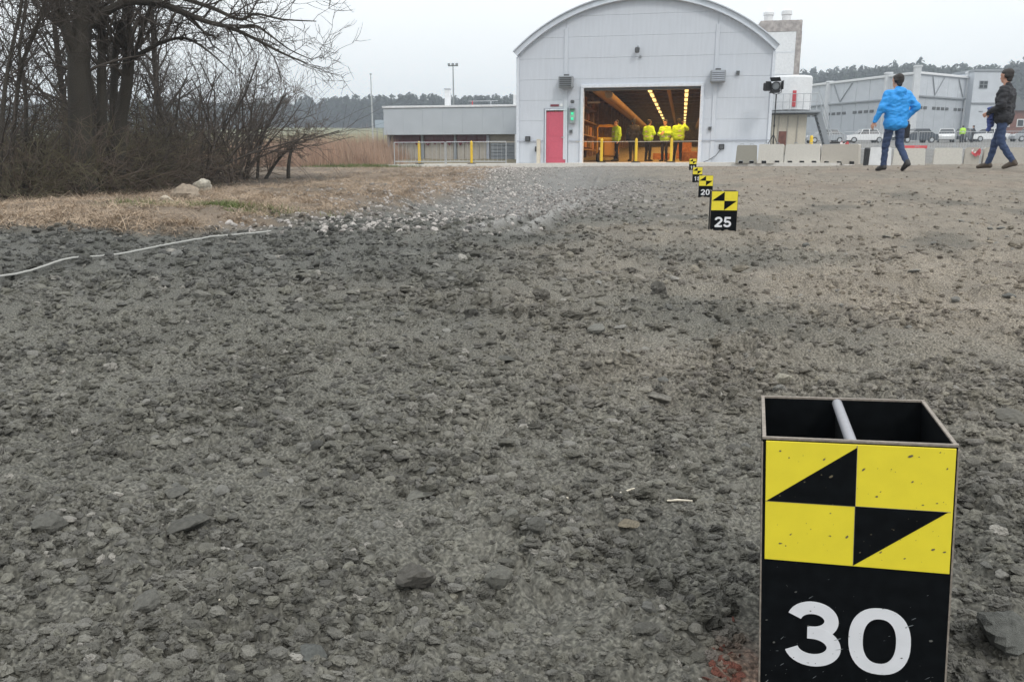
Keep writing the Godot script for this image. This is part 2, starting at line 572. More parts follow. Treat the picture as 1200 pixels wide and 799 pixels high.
func build_ground() -> void:
	nz.low = fnl(FastNoiseLite.TYPE_SIMPLEX_SMOOTH, 0.35, 2, 3)
	nz.mid = fnl(FastNoiseLite.TYPE_SIMPLEX_SMOOTH, 0.9, 3, 5)
	nz.warp = fnl(FastNoiseLite.TYPE_SIMPLEX_SMOOTH, 9.0, 1, 6)
	nz.fbm = fnl(FastNoiseLite.TYPE_SIMPLEX_SMOOTH, 4.0, 4, 8)
	nz.cell = fnl(FastNoiseLite.TYPE_CELLULAR, 14.0, 1, 9)
	nz.cell2 = fnl(FastNoiseLite.TYPE_CELLULAR, 42.0, 1, 10)
	nz.cell3 = fnl(FastNoiseLite.TYPE_CELLULAR, 88.0, 1, 17)
	nz.fine = fnl(FastNoiseLite.TYPE_SIMPLEX_SMOOTH, 60.0, 3, 11)
	nz.ridge = fnl(FastNoiseLite.TYPE_SIMPLEX_SMOOTH, 7.0, 3, 15)
	nz.hill = fnl(FastNoiseLite.TYPE_SIMPLEX_SMOOTH, 0.012, 2, 12)
	var half := steps_axis(0.0, 0.0045, 0.0052, 11.0, 0.13, 1800.0)
	var xs := PackedFloat64Array()
	for i in range(half.size() - 1, 0, -1):
		xs.append(-0.2 - half[i])
	for i in half.size():
		xs.append(-0.2 + half[i])
	var ss := PackedFloat64Array()
	for q in [-1200.0, -300.0, -80.0, -20.0, -6.0, -2.0, -0.7, -0.2, 0.1, 0.28, 0.4, 0.48, 0.53]:
		ss.append(q)
	var p := 0.56
	while p < 1900.0:
		ss.append(p)
		p += maxf(0.0037, 0.0082 * p) if p < 40.0 else 0.06 * p
	var w := xs.size()
	var hh := ss.size()
	var v := PackedVector3Array()
	var c := PackedColorArray()
	v.resize(w * hh)
	c.resize(w * hh)
	for j in hh:
		var s := ss[j]
		for i in w:
			var x := xs[i]
			# outside the part that is looked at closely a coarse surface is enough
			v[j * w + i] = Vector3(x, macro(x, s) + micro(x, s), -s)
			c[j * w + i] = ground_color(x, s)
	var n := PackedVector3Array()
	n.resize(w * hh)
	for j in hh:
		for i in w:
			var a := v[j * w + maxi(i - 1, 0)]
			var b := v[j * w + mini(i + 1, w - 1)]
			var d := v[maxi(j - 1, 0) * w + i]
			var e := v[mini(j + 1, hh - 1) * w + i]
			n[j * w + i] = (b - a).cross(e - d).normalized()
	var idx := PackedInt32Array()
	idx.resize((w - 1) * (hh - 1) * 6)
	var k := 0
	for j in hh - 1:
		for i in w - 1:
			var q := j * w + i
			idx[k] = q
			idx[k + 1] = q + w
			idx[k + 2] = q + 1
			idx[k + 3] = q + 1
			idx[k + 4] = q + w
			idx[k + 5] = q + w + 1
			k += 6
	var arr := []
	arr.resize(Mesh.ARRAY_MAX)
	arr[Mesh.ARRAY_VERTEX] = v
	arr[Mesh.ARRAY_NORMAL] = n
	arr[Mesh.ARRAY_COLOR] = c
	arr[Mesh.ARRAY_INDEX] = idx
	var m := ArrayMesh.new()
	m.add_surface_from_arrays(Mesh.PRIMITIVE_TRIANGLES, arr)
	var o := obj("ground", m, M.ground)
	o.set_meta("kind", "structure")
	o.set_meta("label", "rough grey and tan gravel ground with a straw bank and far fields")

# ---------- stones ----------
func rock(sd: int, flatness: float, level: int) -> ArrayMesh:
	var f := fnl(FastNoiseLite.TYPE_SIMPLEX_SMOOTH, 1.1, 2, sd)
	var r := RandomNumberGenerator.new()
	r.seed = sd
	# a few cutting planes give broken facets
	var planes := []
	for i in 13:
		var d := Vector3(r.randf_range(-1, 1), r.randf_range(-1, 1), r.randf_range(-1, 1)).normalized()
		planes.append([d, r.randf_range(0.5, 0.8)])
	var sm := SphereMesh.new()
	sm.radius = 1.0
	sm.height = 2.0
	sm.radial_segments = level * 2
	sm.rings = level
	var arr := sm.get_mesh_arrays()
	var v: PackedVector3Array = arr[Mesh.ARRAY_VERTEX]
	var idx: PackedInt32Array = arr[Mesh.ARRAY_INDEX]
	for i in v.size():
		var q := v[i].normalized()
		var l := 1.0
		for pl in planes:
			var dt: float = q.dot(pl[0])
			if dt > 0.01:
				l = minf(l, pl[1] / dt)
		q *= l * (1.0 + 0.12 * f.get_noise_3d(q.x * 2.0, q.y * 2.0, q.z * 2.0))
		q.y *= flatness
		v[i] = q
	var b := MB.new()
	for i in range(0, idx.size(), 3):
		b.flat(v[idx[i]], v[idx[i + 1]], v[idx[i + 2]], v[idx[i]] + v[idx[i + 1]] + v[idx[i + 2]])
	return b.mesh()

# crumbly clod: a knobbly ball
func lump(sd: int, flatness: float) -> ArrayMesh:
	var f := fnl(FastNoiseLite.TYPE_SIMPLEX_SMOOTH, 1.3, 3, sd)
	var sm := SphereMesh.new()
	sm.radial_segments = 14
	sm.rings = 8
	sm.radius = 1.0
	sm.height = 2.0
	var arr := sm.get_mesh_arrays()
	var v: PackedVector3Array = arr[Mesh.ARRAY_VERTEX]
	var idx: PackedInt32Array = arr[Mesh.ARRAY_INDEX]
	for i in v.size():
		var q := v[i].normalized()
		q *= 0.78 + 0.75 * f.get_noise_3d(q.x, q.y, q.z) + 0.25 * f.get_noise_3d(q.x * 3.0, q.y * 3.0, q.z * 3.0)
		q.y *= flatness
		v[i] = q
	var b := MB.new()
	for i in range(0, idx.size(), 3):
		b.flat(v[idx[i]], v[idx[i + 1]], v[idx[i + 2]], v[idx[i]] + v[idx[i + 1]] + v[idx[i + 2]])
	return b.mesh()

func stone_tone(x: float, s: float) -> Color:
	var g := ground_color(x, s)
	var k := rng.randf_range(0.42, 0.95)
	if rng.randf() < 0.025:
		return Color(0.42, 0.4, 0.36) * rng.randf_range(0.5, 1.0)
	return Color(g.r * k, g.g * k, g.b * k * rng.randf_range(0.97, 1.06))

func view_x(s: float) -> float:   # a spot across the wedge of ground that the photograph shows, with room to spare
	return lerpf(-0.95 * s - 0.4, 0.5 * s + 0.4, rng.randf())

func build_stones() -> void:
	var kinds := [lump(21, 0.7), lump(22, 0.9), rock(23, 0.5, 5), rock(24, 0.75, 5)]
	for b in kinds.size():
		var where := []
		var cols := []
		for layer in [[0.58, 2.2, 26000, 0.0013, 0.012], [1.2, 5.0, 21000, 0.002, 0.016], [2.6, 10.0, 12000, 0.006, 0.034], [4.0, 12.0, 8000, 0.003, 0.020], [9.0, 30.0, 3500, 0.006, 0.026]]:
			for i in int(layer[2]):
				var s: float = layer[0] * pow(layer[1] / layer[0], rng.randf())
				var x := view_x(s)
				if layer[0] == 2.6 and rng.randf() < smoothstep(-1.4, 0.4, x + 0.5 * nz.low.get_noise_2d(x, s)):
					continue
				var st := straw(x, s)
				if st > 0.6 and rng.randf() < 0.85:
					continue
				if absf(x - 0.185) < 0.096 and absf(s - 0.877) < 0.098:
					continue
				if s > 1.6 and s < 5.0 and absf(x + 2.87 - (s - 2.97) * 0.055) < 0.035:
					continue
				var pt := clod_patch(x, s)
				if rng.randf() > 0.2 + 0.6 * pt * pt:
					continue
				var big := pow(rng.randf(), 5.0)
				var r: float = lerpf(layer[3], layer[4], big)
				var basis := Basis.from_euler(Vector3(rng.randf_range(-0.5, 0.5), rng.randf() * TAU, rng.randf_range(-0.5, 0.5))).scaled(Vector3(rng.randf_range(0.8, 1.5), 1.0, rng.randf_range(0.7, 1.1)) * r)
				where.append(Transform3D(basis, Vector3(x, height(x, s) + r * rng.randf_range(-0.05, 0.4), -s)))
				cols.append(stone_tone(x, s))
		var o := many("gravel", kinds[b], M.stone, where, cols)
		o.set_meta("label", ["grey gravel and clods scattered over the ground", "rounder grey pebbles scattered over the ground", "flat slate chips scattered over the ground", "broken grey clods scattered over the ground"][b])
		o.set_meta("category", "gravel")
	# pale broken rubble along the foot of the straw bank and in the gravel tongue
	var where2 := []
	var cols2 := []
	for i in 11000:
		var s := rng.randf_range(5.0, 25.0)
		var e := -3.05 - 0.07 * (s - 5.0) - 0.9 * smoothstep(14.0, 24.0, s)
		var x := e + rng.randfn(0.3, 0.8)
		if s < 8.0 and x < -3.2:
			continue
		if i % 3 == 0:
			s = rng.randf_range(7.0, 17.0)
			x = -1.6 + rng.randfn(0.0, 0.8)
		var r := lerpf(0.008, 0.036, pow(rng.randf(), 1.9))
		where2.append(Transform3D(Basis.from_euler(Vector3(rng.randf() * 0.8, rng.randf() * TAU, rng.randf() * 0.8)).scaled(Vector3.ONE * r), Vector3(x, height(x, s) + r * 0.1, -s)))
		var g := rng.randf_range(0.2, 0.66) if i % 3 else rng.randf_range(0.16, 0.42)
		cols2.append(Color(g, g * 0.93, g * 0.87))
	var rb := many("rubble", kinds[3], M.stone, where2, cols2)
	rb.set_meta("label", "pale broken rubble strewn beside the straw bank")
	rb.set_meta("category", "rubble")
	# the stones one can pick out, each a thing of its own
	var fine := [rock(31, 0.6, 9), rock(32, 0.8, 9), rock(33, 0.3, 9), rock(34, 0.65, 9)]
	var picks := [
		[-0.202, 0.905, 0.020, 1, Color(0.2, 0.2, 0.19), "largest blocky grey stone, left of the near marker"],
		[-0.262, 0.898, 0.0085, 1, Color(0.6, 0.58, 0.53), "small white rounded pebble beside the blocky grey stone"],
		[-0.392, 1.214, 0.030, 2, Color(0.11, 0.11, 0.105), "dark flat-topped slate stone propped on a pale one in mid foreground"],
		[-0.40, 1.20, 0.034, 2, Color(0.19, 0.19, 0.18), "paler flat stone lying under the propped dark slate"],
		[-0.696, 0.985, 0.032, 2, Color(0.12, 0.12, 0.115), "long dark slate slab in the left foreground"],
		[-0.658, 1.345, 0.019, 0, Color(0.09, 0.09, 0.088), "dark triangular stone standing up left of centre"],
		[-0.701, 1.223, 0.024, 2, Color(0.11, 0.11, 0.105), "small dark slab just in front of the triangular stone"],
		[-0.223, 1.084, 0.0125, 1, Color(0.26, 0.26, 0.25), "pale grey rounded stone behind the blocky one"],
		[-0.18, 1.038, 0.016, 3, Color(0.15, 0.15, 0.145), "grey lump of stone right of the pale rounded one"],
		[0.256, 1.951, 0.024, 3, Color(0.42, 0.4, 0.36), "whitish block of stone just behind the near marker"],
		[0.70, 1.80, 0.044, 2, Color(0.15, 0.145, 0.135), "flat grey slab at the right edge behind the near marker"],
		[0.375, 0.90, 0.034, 3, Color(0.13, 0.135, 0.135), "big dark grey rock at the right edge beside the near marker"],
		[-0.032, 1.793, 0.03, 2, Color(0.24, 0.23, 0.22), "flat pale stone on the tan ground in the middle"],
		[-0.227, 2.377, 0.034, 0, Color(0.2, 0.2, 0.195), "grey stone alone on the ridge in the middle distance"],
		[-1.674, 1.904, 0.021, 1, Color(0.012, 0.012, 0.012), "black round lump on the far left of the gravel"],
		[-0.605, 0.778, 0.02, 3, Color(0.19, 0.19, 0.185), "oval grey stone at the bottom left"],
		[-0.883, 0.939, 0.026, 3, Color(0.15, 0.15, 0.145), "grey angular stone near the left edge of the foreground"],
		[-0.79, 1.103, 0.022, 2, Color(0.17, 0.17, 0.165), "pale flat stone behind the long slate slab"],
		[-0.306, 0.885, 0.026, 3, Color(0.125, 0.12, 0.115), "dark low stone left of the white pebble"],
		[-0.375, 0.735, 0.018, 0, Color(0.16, 0.17, 0.175), "bluish grey stone at the bottom edge"],
		[-0.056, 1.126, 0.017, 2, Color(0.34, 0.3, 0.24), "crumbled cream patch of stone left of the near marker"],
		[-0.431, 2.042, 0.035, 2, Color(0.11, 0.11, 0.105), "dark flat stone on the dark ridge in the middle"],
		[0.145, 2.63, 0.028, 1, Color(0.13, 0.125, 0.115), "lone brown grey stone on the tan ground"],
		[-6.889, 10.936, 0.16, 1, Color(0.55, 0.52, 0.48), "white boulder on the straw bank below the bushes"],
		[-4.929, 7.188, 0.075, 3, Color(0.5, 0.45, 0.4), "pale stone half buried in the straw bank"],
		[-5.2, 7.9, 0.17, 3, Color(0.3, 0.25, 0.21), "large brownish stone on top of the straw bank"]]
	for q in picks:
		var o := obj("stone", fine[q[3]], null)
		var own := StandardMaterial3D.new()
		own.albedo_color = (q[4] * Color(1.12, 1.1, 1.0)).linear_to_srgb()
		own.roughness = 0.9
		own.albedo_texture = T.soft
		own.uv1_triplanar = true
		own.uv1_scale = Vector3.ONE * 0.6
		own.heightmap_enabled = true
		own.heightmap_texture = T.grain
		own.heightmap_scale = 0.25
		o.material_override = own
		o.position = at(q[0], -q[1], q[2] * (0.42 if q[3] != 2 else 0.22))
		o.scale = Vector3.ONE * q[2] * 1.08
		o.rotation = Vector3(rng.randf_range(-0.25, 0.25), rng.randf() * TAU, rng.randf_range(-0.25, 0.25))
		tag(o, q[5], "stone")
	var sm := []
	for i in 3:
		var own := StandardMaterial3D.new()
		own.albedo_color = lin(0.13 + 0.05 * i, 0.129 + 0.047 * i, 0.118 + 0.042 * i)
		own.roughness = 0.92
		own.albedo_texture = T.soft
		own.uv1_triplanar = true
		own.uv1_scale = Vector3.ONE * 0.6
		sm.append(own)
	for i in 150:
		var s := 0.85 * pow(9.0, rng.randf())
		var x := view_x(s) * 0.85
		if straw(x, s) > 0.1 or Vector2(x - 0.185, s - 0.877).length() < 0.2:
			continue
		var o := obj("stone", fine[i % 4], sm[i % 3])
		var r := (0.006 + 0.008 * rng.randf()) * (0.6 + 0.4 * s)
		o.position = at(x, -s, r * 0.15)
		o.scale = Vector3.ONE * r
		o.rotation = Vector3(rng.randf_range(-0.3, 0.3), rng.randf() * TAU, rng.randf_range(-0.3, 0.3))
		tag(o, "small loose stone lying among the grey gravel clods", "stone", "small loose stones on the gravel")
	# brick crumbs
	for i in 60:
		var o := obj("brick_fragment", fine[i % 4], M.brick_red)
		var x := 0.088 + rng.randfn(0.0, 0.018)
		if x > 0.1 - 0.0:
			x = 0.1 - rng.randf() * 0.04
		var s := 0.79 + rng.randfn(0.0, 0.05)
		o.position = at(x - 0.01, -s, 0.001)
		o.scale = Vector3.ONE * rng.randf_range(0.0015, 0.008)
		o.rotation = Vector3(rng.randf() * 3.0, rng.randf() * 3.0, 0)
		tag(o, "crumb of red brick on the ground beside the near marker", "brick", "brick crumbs beside the near marker")
	# sticks
	for q in [[-0.071, 1.24, 0.06, 0.9, "pale dry stick left of the near marker"], [-0.157, 1.206, 0.022, 0.1, "short pale wood splinter in the middle foreground"], [-0.529, 0.79, 0.03, 1.5, "curled pale straw stalk in the left foreground"], [0.02, 1.23, 0.04, 0.15, "thin brown twig beside the pale dry stick"]]:
		var b := MB.new()
		var l: float = q[2]
		var y := 0.0
		b.tube(PackedVector3Array([Vector3(-l / 2, 0, 0), Vector3(-l * 0.1, l * 0.06, l * 0.05), Vector3(l / 2, 0.0, -l * 0.03)]), PackedFloat32Array([0.0016, 0.0021, 0.0012]), 6, true)
		var o := obj("stick", b, M.cream)
		o.position = at(q[0], -q[1], 0.004)
		o.rotation.y = q[3]
		tag(o, q[4], "stick")

# ---------- number markers ----------
func arc(cx: float, cy: float, rx: float, ry: float, a0: float, a1: float, n: int) -> PackedVector2Array:
	var p := PackedVector2Array()
	for i in n + 1:
		var a := deg_to_rad(lerpf(a0, a1, float(i) / n))
		p.append(Vector2(cx + rx * cos(a), cy + ry * sin(a)))
	return p

func digit(ch: String, hgt: float, wid: float) -> MB:
	var b := MB.new()
	var st := 0.19
	var polys: Array = []
	var kx := wid / hgt
	match ch:
		"0":
			var o := PackedVector2Array()
			var q := PackedVector2Array()
			for i in 40:
				var a := TAU * i / 40.0
				var e := Vector2(signf(cos(a)) * pow(absf(cos(a)), 0.86), signf(sin(a)) * pow(absf(sin(a)), 0.86))
				o.append(Vector2(0.5 * kx + e.x * 0.5 * kx, 0.5 + e.y * 0.51))
				q.append(Vector2(0.5 * kx + e.x * (0.5 * kx - st), 0.5 + e.y * (0.51 - st * 0.86)))
			for i in 40:
				polys.append(PackedVector2Array([o[i], o[(i + 1) % 40], q[(i + 1) % 40], q[i]]))
		"3":
			var l := arc(0.46 * kx, 0.725, 0.355 * kx, 0.195, 166, -90, 22)
			var l2 := arc(0.46 * kx, 0.312, 0.41 * kx, 0.218, 90, -166, 24)
			polys += Geometry2D.offset_polyline(l, st / 2, Geometry2D.JOIN_ROUND, Geometry2D.END_BUTT)
			polys += Geometry2D.offset_polyline(l2, st / 2, Geometry2D.JOIN_ROUND, Geometry2D.END_BUTT)
			polys.append(rect(0.36 * kx, 0.4355, 0.5 * kx, 0.6245))
		"2":
			var l := arc(0.5 * kx, 0.68, 0.38 * kx, 0.22, 176, -30, 18)
			l.append(Vector2(0.14 * kx, 0.1))
			l.append(Vector2(0.98 * kx, 0.1))
			polys += Geometry2D.offset_polyline(l, st / 2, Geometry2D.JOIN_MITER, Geometry2D.END_BUTT)
		"5":
			var l := PackedVector2Array([Vector2(0.92 * kx, 0.9), Vector2(0.24 * kx, 0.9), Vector2(0.16 * kx, 0.5)])
			polys += Geometry2D.offset_polyline(l, st / 2, Geometry2D.JOIN_MITER, Geometry2D.END_BUTT)
			polys += Geometry2D.offset_polyline(arc(0.47 * kx, 0.325, 0.40 * kx, 0.225, 140, -168, 20), st / 2, Geometry2D.JOIN_ROUND, Geometry2D.END_BUTT)
		"1":
			polys.append(rect(0.42 * kx, 0.0, 0.42 * kx + st, 1.0))
			polys.append(PackedVector2Array([Vector2(0.42 * kx, 1.0), Vector2(0.42 * kx, 0.8), Vector2(0.12 * kx, 0.68), Vector2(0.12 * kx, 0.82)]))
	for i in polys.size():
		var s := PackedVector2Array()
		for p in polys[i]:
			s.append((p - Vector2(0.5 * kx, 0.0)) * hgt)
		# pieces of one digit that overlap sit a hair apart
		b.prism(s, 0.0, 0.0007 + 0.00012 * (i if ch != "0" else 0))
	return b

func marker(num: String, label: String, pos: Vector3, basis: Basis) -> void:
	var t := thing("distance_marker", label, "distance marker", pos, 0.0, "numbered distance markers in a row")
	t.basis = basis
	var w := 0.175
	var d := 0.166
	var h := 0.277
	var th := 0.0029
	obj("front_panel", bx(Vector3(w, h, th), 0.0006, Vector3(0, h / 2, d / 2 - th / 2)), M.marker_black, t)
	obj("back_panel", bx(Vector3(w, h, th), 0.0006, Vector3(0, h / 2, -d / 2 + th / 2)), M.marker_black, t)
	for s in [-1.0, 1.0]:
		obj("side_panel", bx(Vector3(th, h, d - 2 * th), 0.0004, Vector3(s * (w / 2 - th / 2), h / 2, 0)), M.marker_black, t)
	obj("floor_panel", bx(Vector3(w - 2 * th, th, d - 2 * th), 0.0, Vector3(0, 0.012, 0)), M.marker_inside, t)
	obj("divider_panel", bx(Vector3(0.003, h - 0.02, d - 2 * th), 0.0, Vector3(-0.004, h / 2 - 0.006, 0)), M.marker_inside, t)
	var rail := MB.new()
	rail.bar(Vector3(-0.004, h - 0.004, -d / 2 + th), Vector3(-0.004, h - 0.004, d / 2 - th), 0.0056, 12)
	obj("divider_rail", rail, M.divider, t)
	# worn bare edges along the rim and corners
	for s in [-1.0, 1.0]:
		obj("rim_edge", bx(Vector3(w + 0.001, 0.0022, th + 0.0006), 0.0, Vector3(0, h + 0.0012, s * (d / 2 - th / 2))), M.marker_edge, t)
		obj("rim_edge", bx(Vector3(th + 0.0006, 0.0018, d - 2 * th - 0.001), 0.0, Vector3(s * (w / 2 - th / 2), h + 0.001, 0)), M.marker_edge, t)
		obj("corner_edge", bx(Vector3(0.0016, h - 0.004, 0.0026), 0.0, Vector3(s * (w / 2 + 0.0004), h / 2 - 0.001, d / 2 - 0.0008)), M.marker_edge, t)
	# yellow plate with two black triangles
	var z := d / 2 + 0.0002
	var x0 := -w / 2 + 0.0032
	var x1 := w / 2 - 0.0018
	var y1 := h - 0.0012
	var y0 := h - 0.127
	var cx := (x0 + x1) / 2 - 0.001
	var cy := (y0 + y1) / 2
	obj("yellow_plate", bx(Vector3(x1 - x0, y1 - y0, 0.0012), 0.0003, Vector3((x0 + x1) / 2, cy, z + 0.0006)), M.marker_yellow, t)
	var a := MB.new()
	a.prism(PackedVector2Array([Vector2(x0 + 0.001, cy), Vector2(cx, cy), Vector2(cx, y1 - 0.003)]), z + 0.0012, z + 0.0016)
	obj("black_triangle", a, M.marker_black, t)
	var b := MB.new()
	b.prism(PackedVector2Array([Vector2(cx, cy), Vector2(x1 - 0.004, cy), Vector2(cx, y0 + 0.001)]), z + 0.0012, z + 0.0016)
	obj("black_triangle", b, M.marker_black, t)
	for k in [[Vector3(cx, cy, z + 0.0014), Vector3(0.0007, y1 - y0 - 0.002, 0.0002)], [Vector3(cx, cy, z + 0.00145), Vector3(x1 - x0 - 0.002, 0.0006, 0.0002)]]:
		obj("quadrant_line", bx(k[1], 0.0, k[0]), M.marker_edge, t)
	var dh := 0.0705
	var wd := [0.0505, 0.0575] if num == "30" else [0.05, 0.05]
	var xs := [-0.0345, 0.0265] if num == "30" else [-0.032, 0.027]
	for i in 2:
		var g := obj("digit", digit(num[i], dh, wd[i]), M.marker_white, t)
		g.position = Vector3(xs[i], 0.036, z)
	# grit, mud specks and scratches on the front of the nearest one
	if num == "30":
		for kind in 3:
			var sc := MB.new()
			for i in [70, 26, 60][kind]:
				var p := Vector3(rng.randf_range(-0.083, 0.083), rng.randf_range(y0, y1 - 0.003) if kind == 0 else rng.randf_range(0.005, y0 - 0.002), 0)
				if kind == 2:
					p.y = 0.005 + absf(rng.randfn(0.0, 0.06))
					if p.y > y0:
						continue
				var r := 0.00025 + 0.0010 * pow(rng.randf(), 4.0)
				var ang := rng.randf_range(0.0, 0.9)
				var st := rng.randf_range(1.0, 2.2) if kind != 1 else rng.randf_range(1.5, 6.0)
				p.z = z + (0.00175 if kind == 0 else 0.0012)
				var q := PackedVector3Array()
				for k in 6:
					var aa := TAU * k / 6.0
					var l := Vector2(cos(aa) * r * st, sin(aa) * r * (1.0 if kind != 1 else 0.35)) * rng.randf_range(0.6, 1.2)
					q.append(p + Vector3(l.x * cos(ang) - l.y * sin(ang), l.x * sin(ang) + l.y * cos(ang), 0))
				for k in range(1, 5):
					sc.flat(q[0], q[k], q[k + 1], Vector3(0, 0, 1))
			obj(["mud_specks", "scratches", "dust_specks"][kind], sc, [M.mud, M.mid_grey, M.dust][kind], t).set_meta("kind", "stuff")

# ---------- the hall ----------
const HX0 := -6.57
const HX1 := 3.2
const HZ := -33.0
const BASE := 0.37
const EAVE := 4.5

func hall_arch(grow: float, drop := 0.0) -> PackedVector2Array:
	var c := Vector2((HX0 + HX1) / 2, -0.6)
	var hw := (HX1 - HX0) / 2
	var r := Vector2(hw, EAVE).distance_to(Vector2(0, c.y))
	var a := asin(hw / r)
	var p := PackedVector2Array()
	for i in 41:
		var t := lerpf(-a, a, i / 40.0)
		p.append(Vector2(c.x + sin(t) * (r + grow), c.y + drop + cos(t) * (r + grow)))
	return p

func build_hall() -> void:
	var t := thing("arched_hall", "light grey arched-roof hall with an open lit gate and pink door", "hall")
	var profile := PackedVector2Array([Vector2(HX0, BASE)])
	profile.append_array(hall_arch(0.0))
	profile.append(Vector2(HX1, BASE))
	var gate := rect(-3.9, BASE - 0.5, 0.57, 3.24)
	var door := rect(-5.42, BASE - 0.5, -4.55, 2.42)
	var back := MB.new()
	for q in Geometry2D.clip_polygons(profile, gate):
		for q2 in Geometry2D.clip_polygons(q, door):
			back.prism(q2, HZ - 0.25, HZ - 0.05)
	obj("front_wall", back, M.cladding, t)
	var gate2 := rect(-4.02, BASE - 0.5, 0.69, 3.36)
	var door2 := rect(-5.48, BASE - 0.5, -4.49, 2.48)
	var rows := [BASE, 1.24, 2.02, 2.8, 3.58, 4.36, 5.14, 5.9, 7.0]
	var cols := [HX0, -4.62, 1.1, HX1]
	for j in rows.size() - 1:
		for i in 3:
			var g := 0.003
			var cell := rect(cols[i] + g * 2.0, rows[j] + g, cols[i + 1] - g * 2.0, rows[j + 1] - g)
			for q in Geometry2D.intersect_polygons(cell, profile):
				for q1 in Geometry2D.clip_polygons(q, gate2):
					for q2 in Geometry2D.clip_polygons(q1, door2):
						if q2.size() < 3:
							continue
						var b := MB.new()
						b.prism(q2, HZ - 0.045, HZ - 0.003 * ((i + j) % 2))
						# shallow horizontal ribs
						obj("wall_panel", b, M.cladding, t)
	# seams that stand proud of the panels
	for x in [-4.62, 1.1]:
		obj("seam_cover", bx(Vector3(0.15, 4.95 if x < 0 else 4.9, 0.03), 0.006, Vector3(x, BASE + 2.62, HZ + 0.018)), M.cladding, t)
	for q in [[HX0, -5.5], [-4.47, -4.04], [0.71, HX1]]:
		obj("base_rail", bx(Vector3(q[1] - q[0], 0.035, 0.03), 0.006, Vector3((q[0] + q[1]) / 2, 1.24, HZ + 0.045)), M.cladding_dark, t)
	# gate frame
	obj("gate_frame", bx(Vector3(4.71, 0.12, 0.16), 0.01, Vector3(-1.665, 3.3, HZ + 0.01)), M.cladding_trim, t)
	obj("gate_frame", bx(Vector3(0.12, 2.87, 0.16), 0.01, Vector3(-3.96, BASE + 1.435, HZ + 0.01)), M.cladding_trim, t)
	obj("gate_frame", bx(Vector3(0.12, 2.87, 0.16), 0.01, Vector3(0.63, BASE + 1.435, HZ + 0.01)), M.cladding_trim, t)
	obj("roller_shutter_box", bx(Vector3(4.45, 0.09, 0.3), 0.01, Vector3(-1.665, 3.19, HZ - 0.2)), M.dark_grey, t)
	# roof shell
	var shell := MB.new()
	var o := hall_arch(0.18)
	var i2 := hall_arch(0.0)
	for i in 40:
		shell.prism(PackedVector2Array([o[i], o[i + 1], i2[i + 1], i2[i]]), -82.0, HZ + 0.14)
	obj("roof", shell, M.roof, t)
	var trim := MB.new()
	var o2 := hall_arch(0.215)
	var i3 := hall_arch(-0.03)
	for i in 40:
		trim.prism(PackedVector2Array([o2[i], o2[i + 1], o[i + 1], o[i]]), HZ - 0.3, HZ + 0.22)
		trim.prism(PackedVector2Array([i2[i], i2[i + 1], i3[i + 1], i3[i]]), HZ - 0.02, HZ + 0.2)
	obj("roof_trim", trim, M.cladding_trim, t)
	# side walls and back
	for x in [HX0 + 0.1, HX1 - 0.1]:
		obj("side_wall", bx(Vector3(0.2, EAVE - BASE + 0.0, 48.7), 0.0, Vector3(x, (EAVE + BASE) / 2 - 0.02, HZ - 0.25 - 24.35)), M.cladding, t)
	var bw := MB.new()
	bw.prism(profile, -82.0 + 0.02, -81.7)
	obj("back_wall", bw, M.hall_inner, t)
	# corner flashing
	for x in [HX0 + 0.03, HX1 - 0.03]:
		obj("corner_flashing", bx(Vector3(0.11, EAVE - BASE - 0.05, 0.05), 0.006, Vector3(x, (EAVE + BASE) / 2 - 0.03, HZ + 0.026)), M.cladding_trim, t)
	# pink door
	var dr := obj("door", bx(Vector3(0.79, 1.98, 0.05), 0.006, Vector3(-4.985, BASE + 1.0, HZ - 0.02)), M.door_pink, t)
	dr.set_meta("label", "pink door")
	obj("handle", bx(Vector3(0.12, 0.03, 0.05), 0.005, Vector3(-4.7, BASE + 1.0, HZ + 0.03)), M.steel, dr)
	obj("upper_panel", bx(Vector3(0.6, 0.8, 0.012), 0.004, Vector3(-4.985, BASE + 1.45, HZ + 0.01)), M.door_pink, dr)
	obj("lower_panel", bx(Vector3(0.6, 0.6, 0.012), 0.004, Vector3(-4.985, BASE + 0.5, HZ + 0.01)), M.door_pink, dr)
	obj("door_frame", bx(Vector3(0.05, 2.06, 0.1), 0.005, Vector3(-5.41, BASE + 1.03, HZ)), M.cladding_trim, t)
	obj("door_frame", bx(Vector3(0.05, 2.06, 0.1), 0.005, Vector3(-4.56, BASE + 1.03, HZ)), M.cladding_trim, t)
	obj("door_frame", bx(Vector3(0.9, 0.05, 0.1), 0.005, Vector3(-4.985, BASE + 2.065, HZ + 0.002)), M.cladding_trim, t)
	obj("door_sign", bx(Vector3(0.34, 0.08, 0.02), 0.003, Vector3(-5.05, 2.6, HZ + 0.014)), M.maroon, t)
	obj("door_sign", bx(Vector3(0.1, 0.1, 0.02), 0.003, Vector3(-4.78, 2.61, HZ + 0.014)), M.white, t)
	# inside
	obj("hall_floor", bx(Vector3(HX1 - HX0 - 0.4, 0.06, 48.4), 0.0, Vector3((HX0 + HX1) / 2, BASE + 0.01, HZ - 0.3 - 24.2)), M.hall_floor, t)
	for x in [-5.2, 2.1]:
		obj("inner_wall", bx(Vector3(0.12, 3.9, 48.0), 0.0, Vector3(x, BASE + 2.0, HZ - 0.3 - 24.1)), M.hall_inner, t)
	obj("inner_ceiling", bx(Vector3(7.18, 0.1, 48.0), 0.0, Vector3(-1.55, 4.02, HZ - 0.3 - 24.1)), M.hall_dark, t)
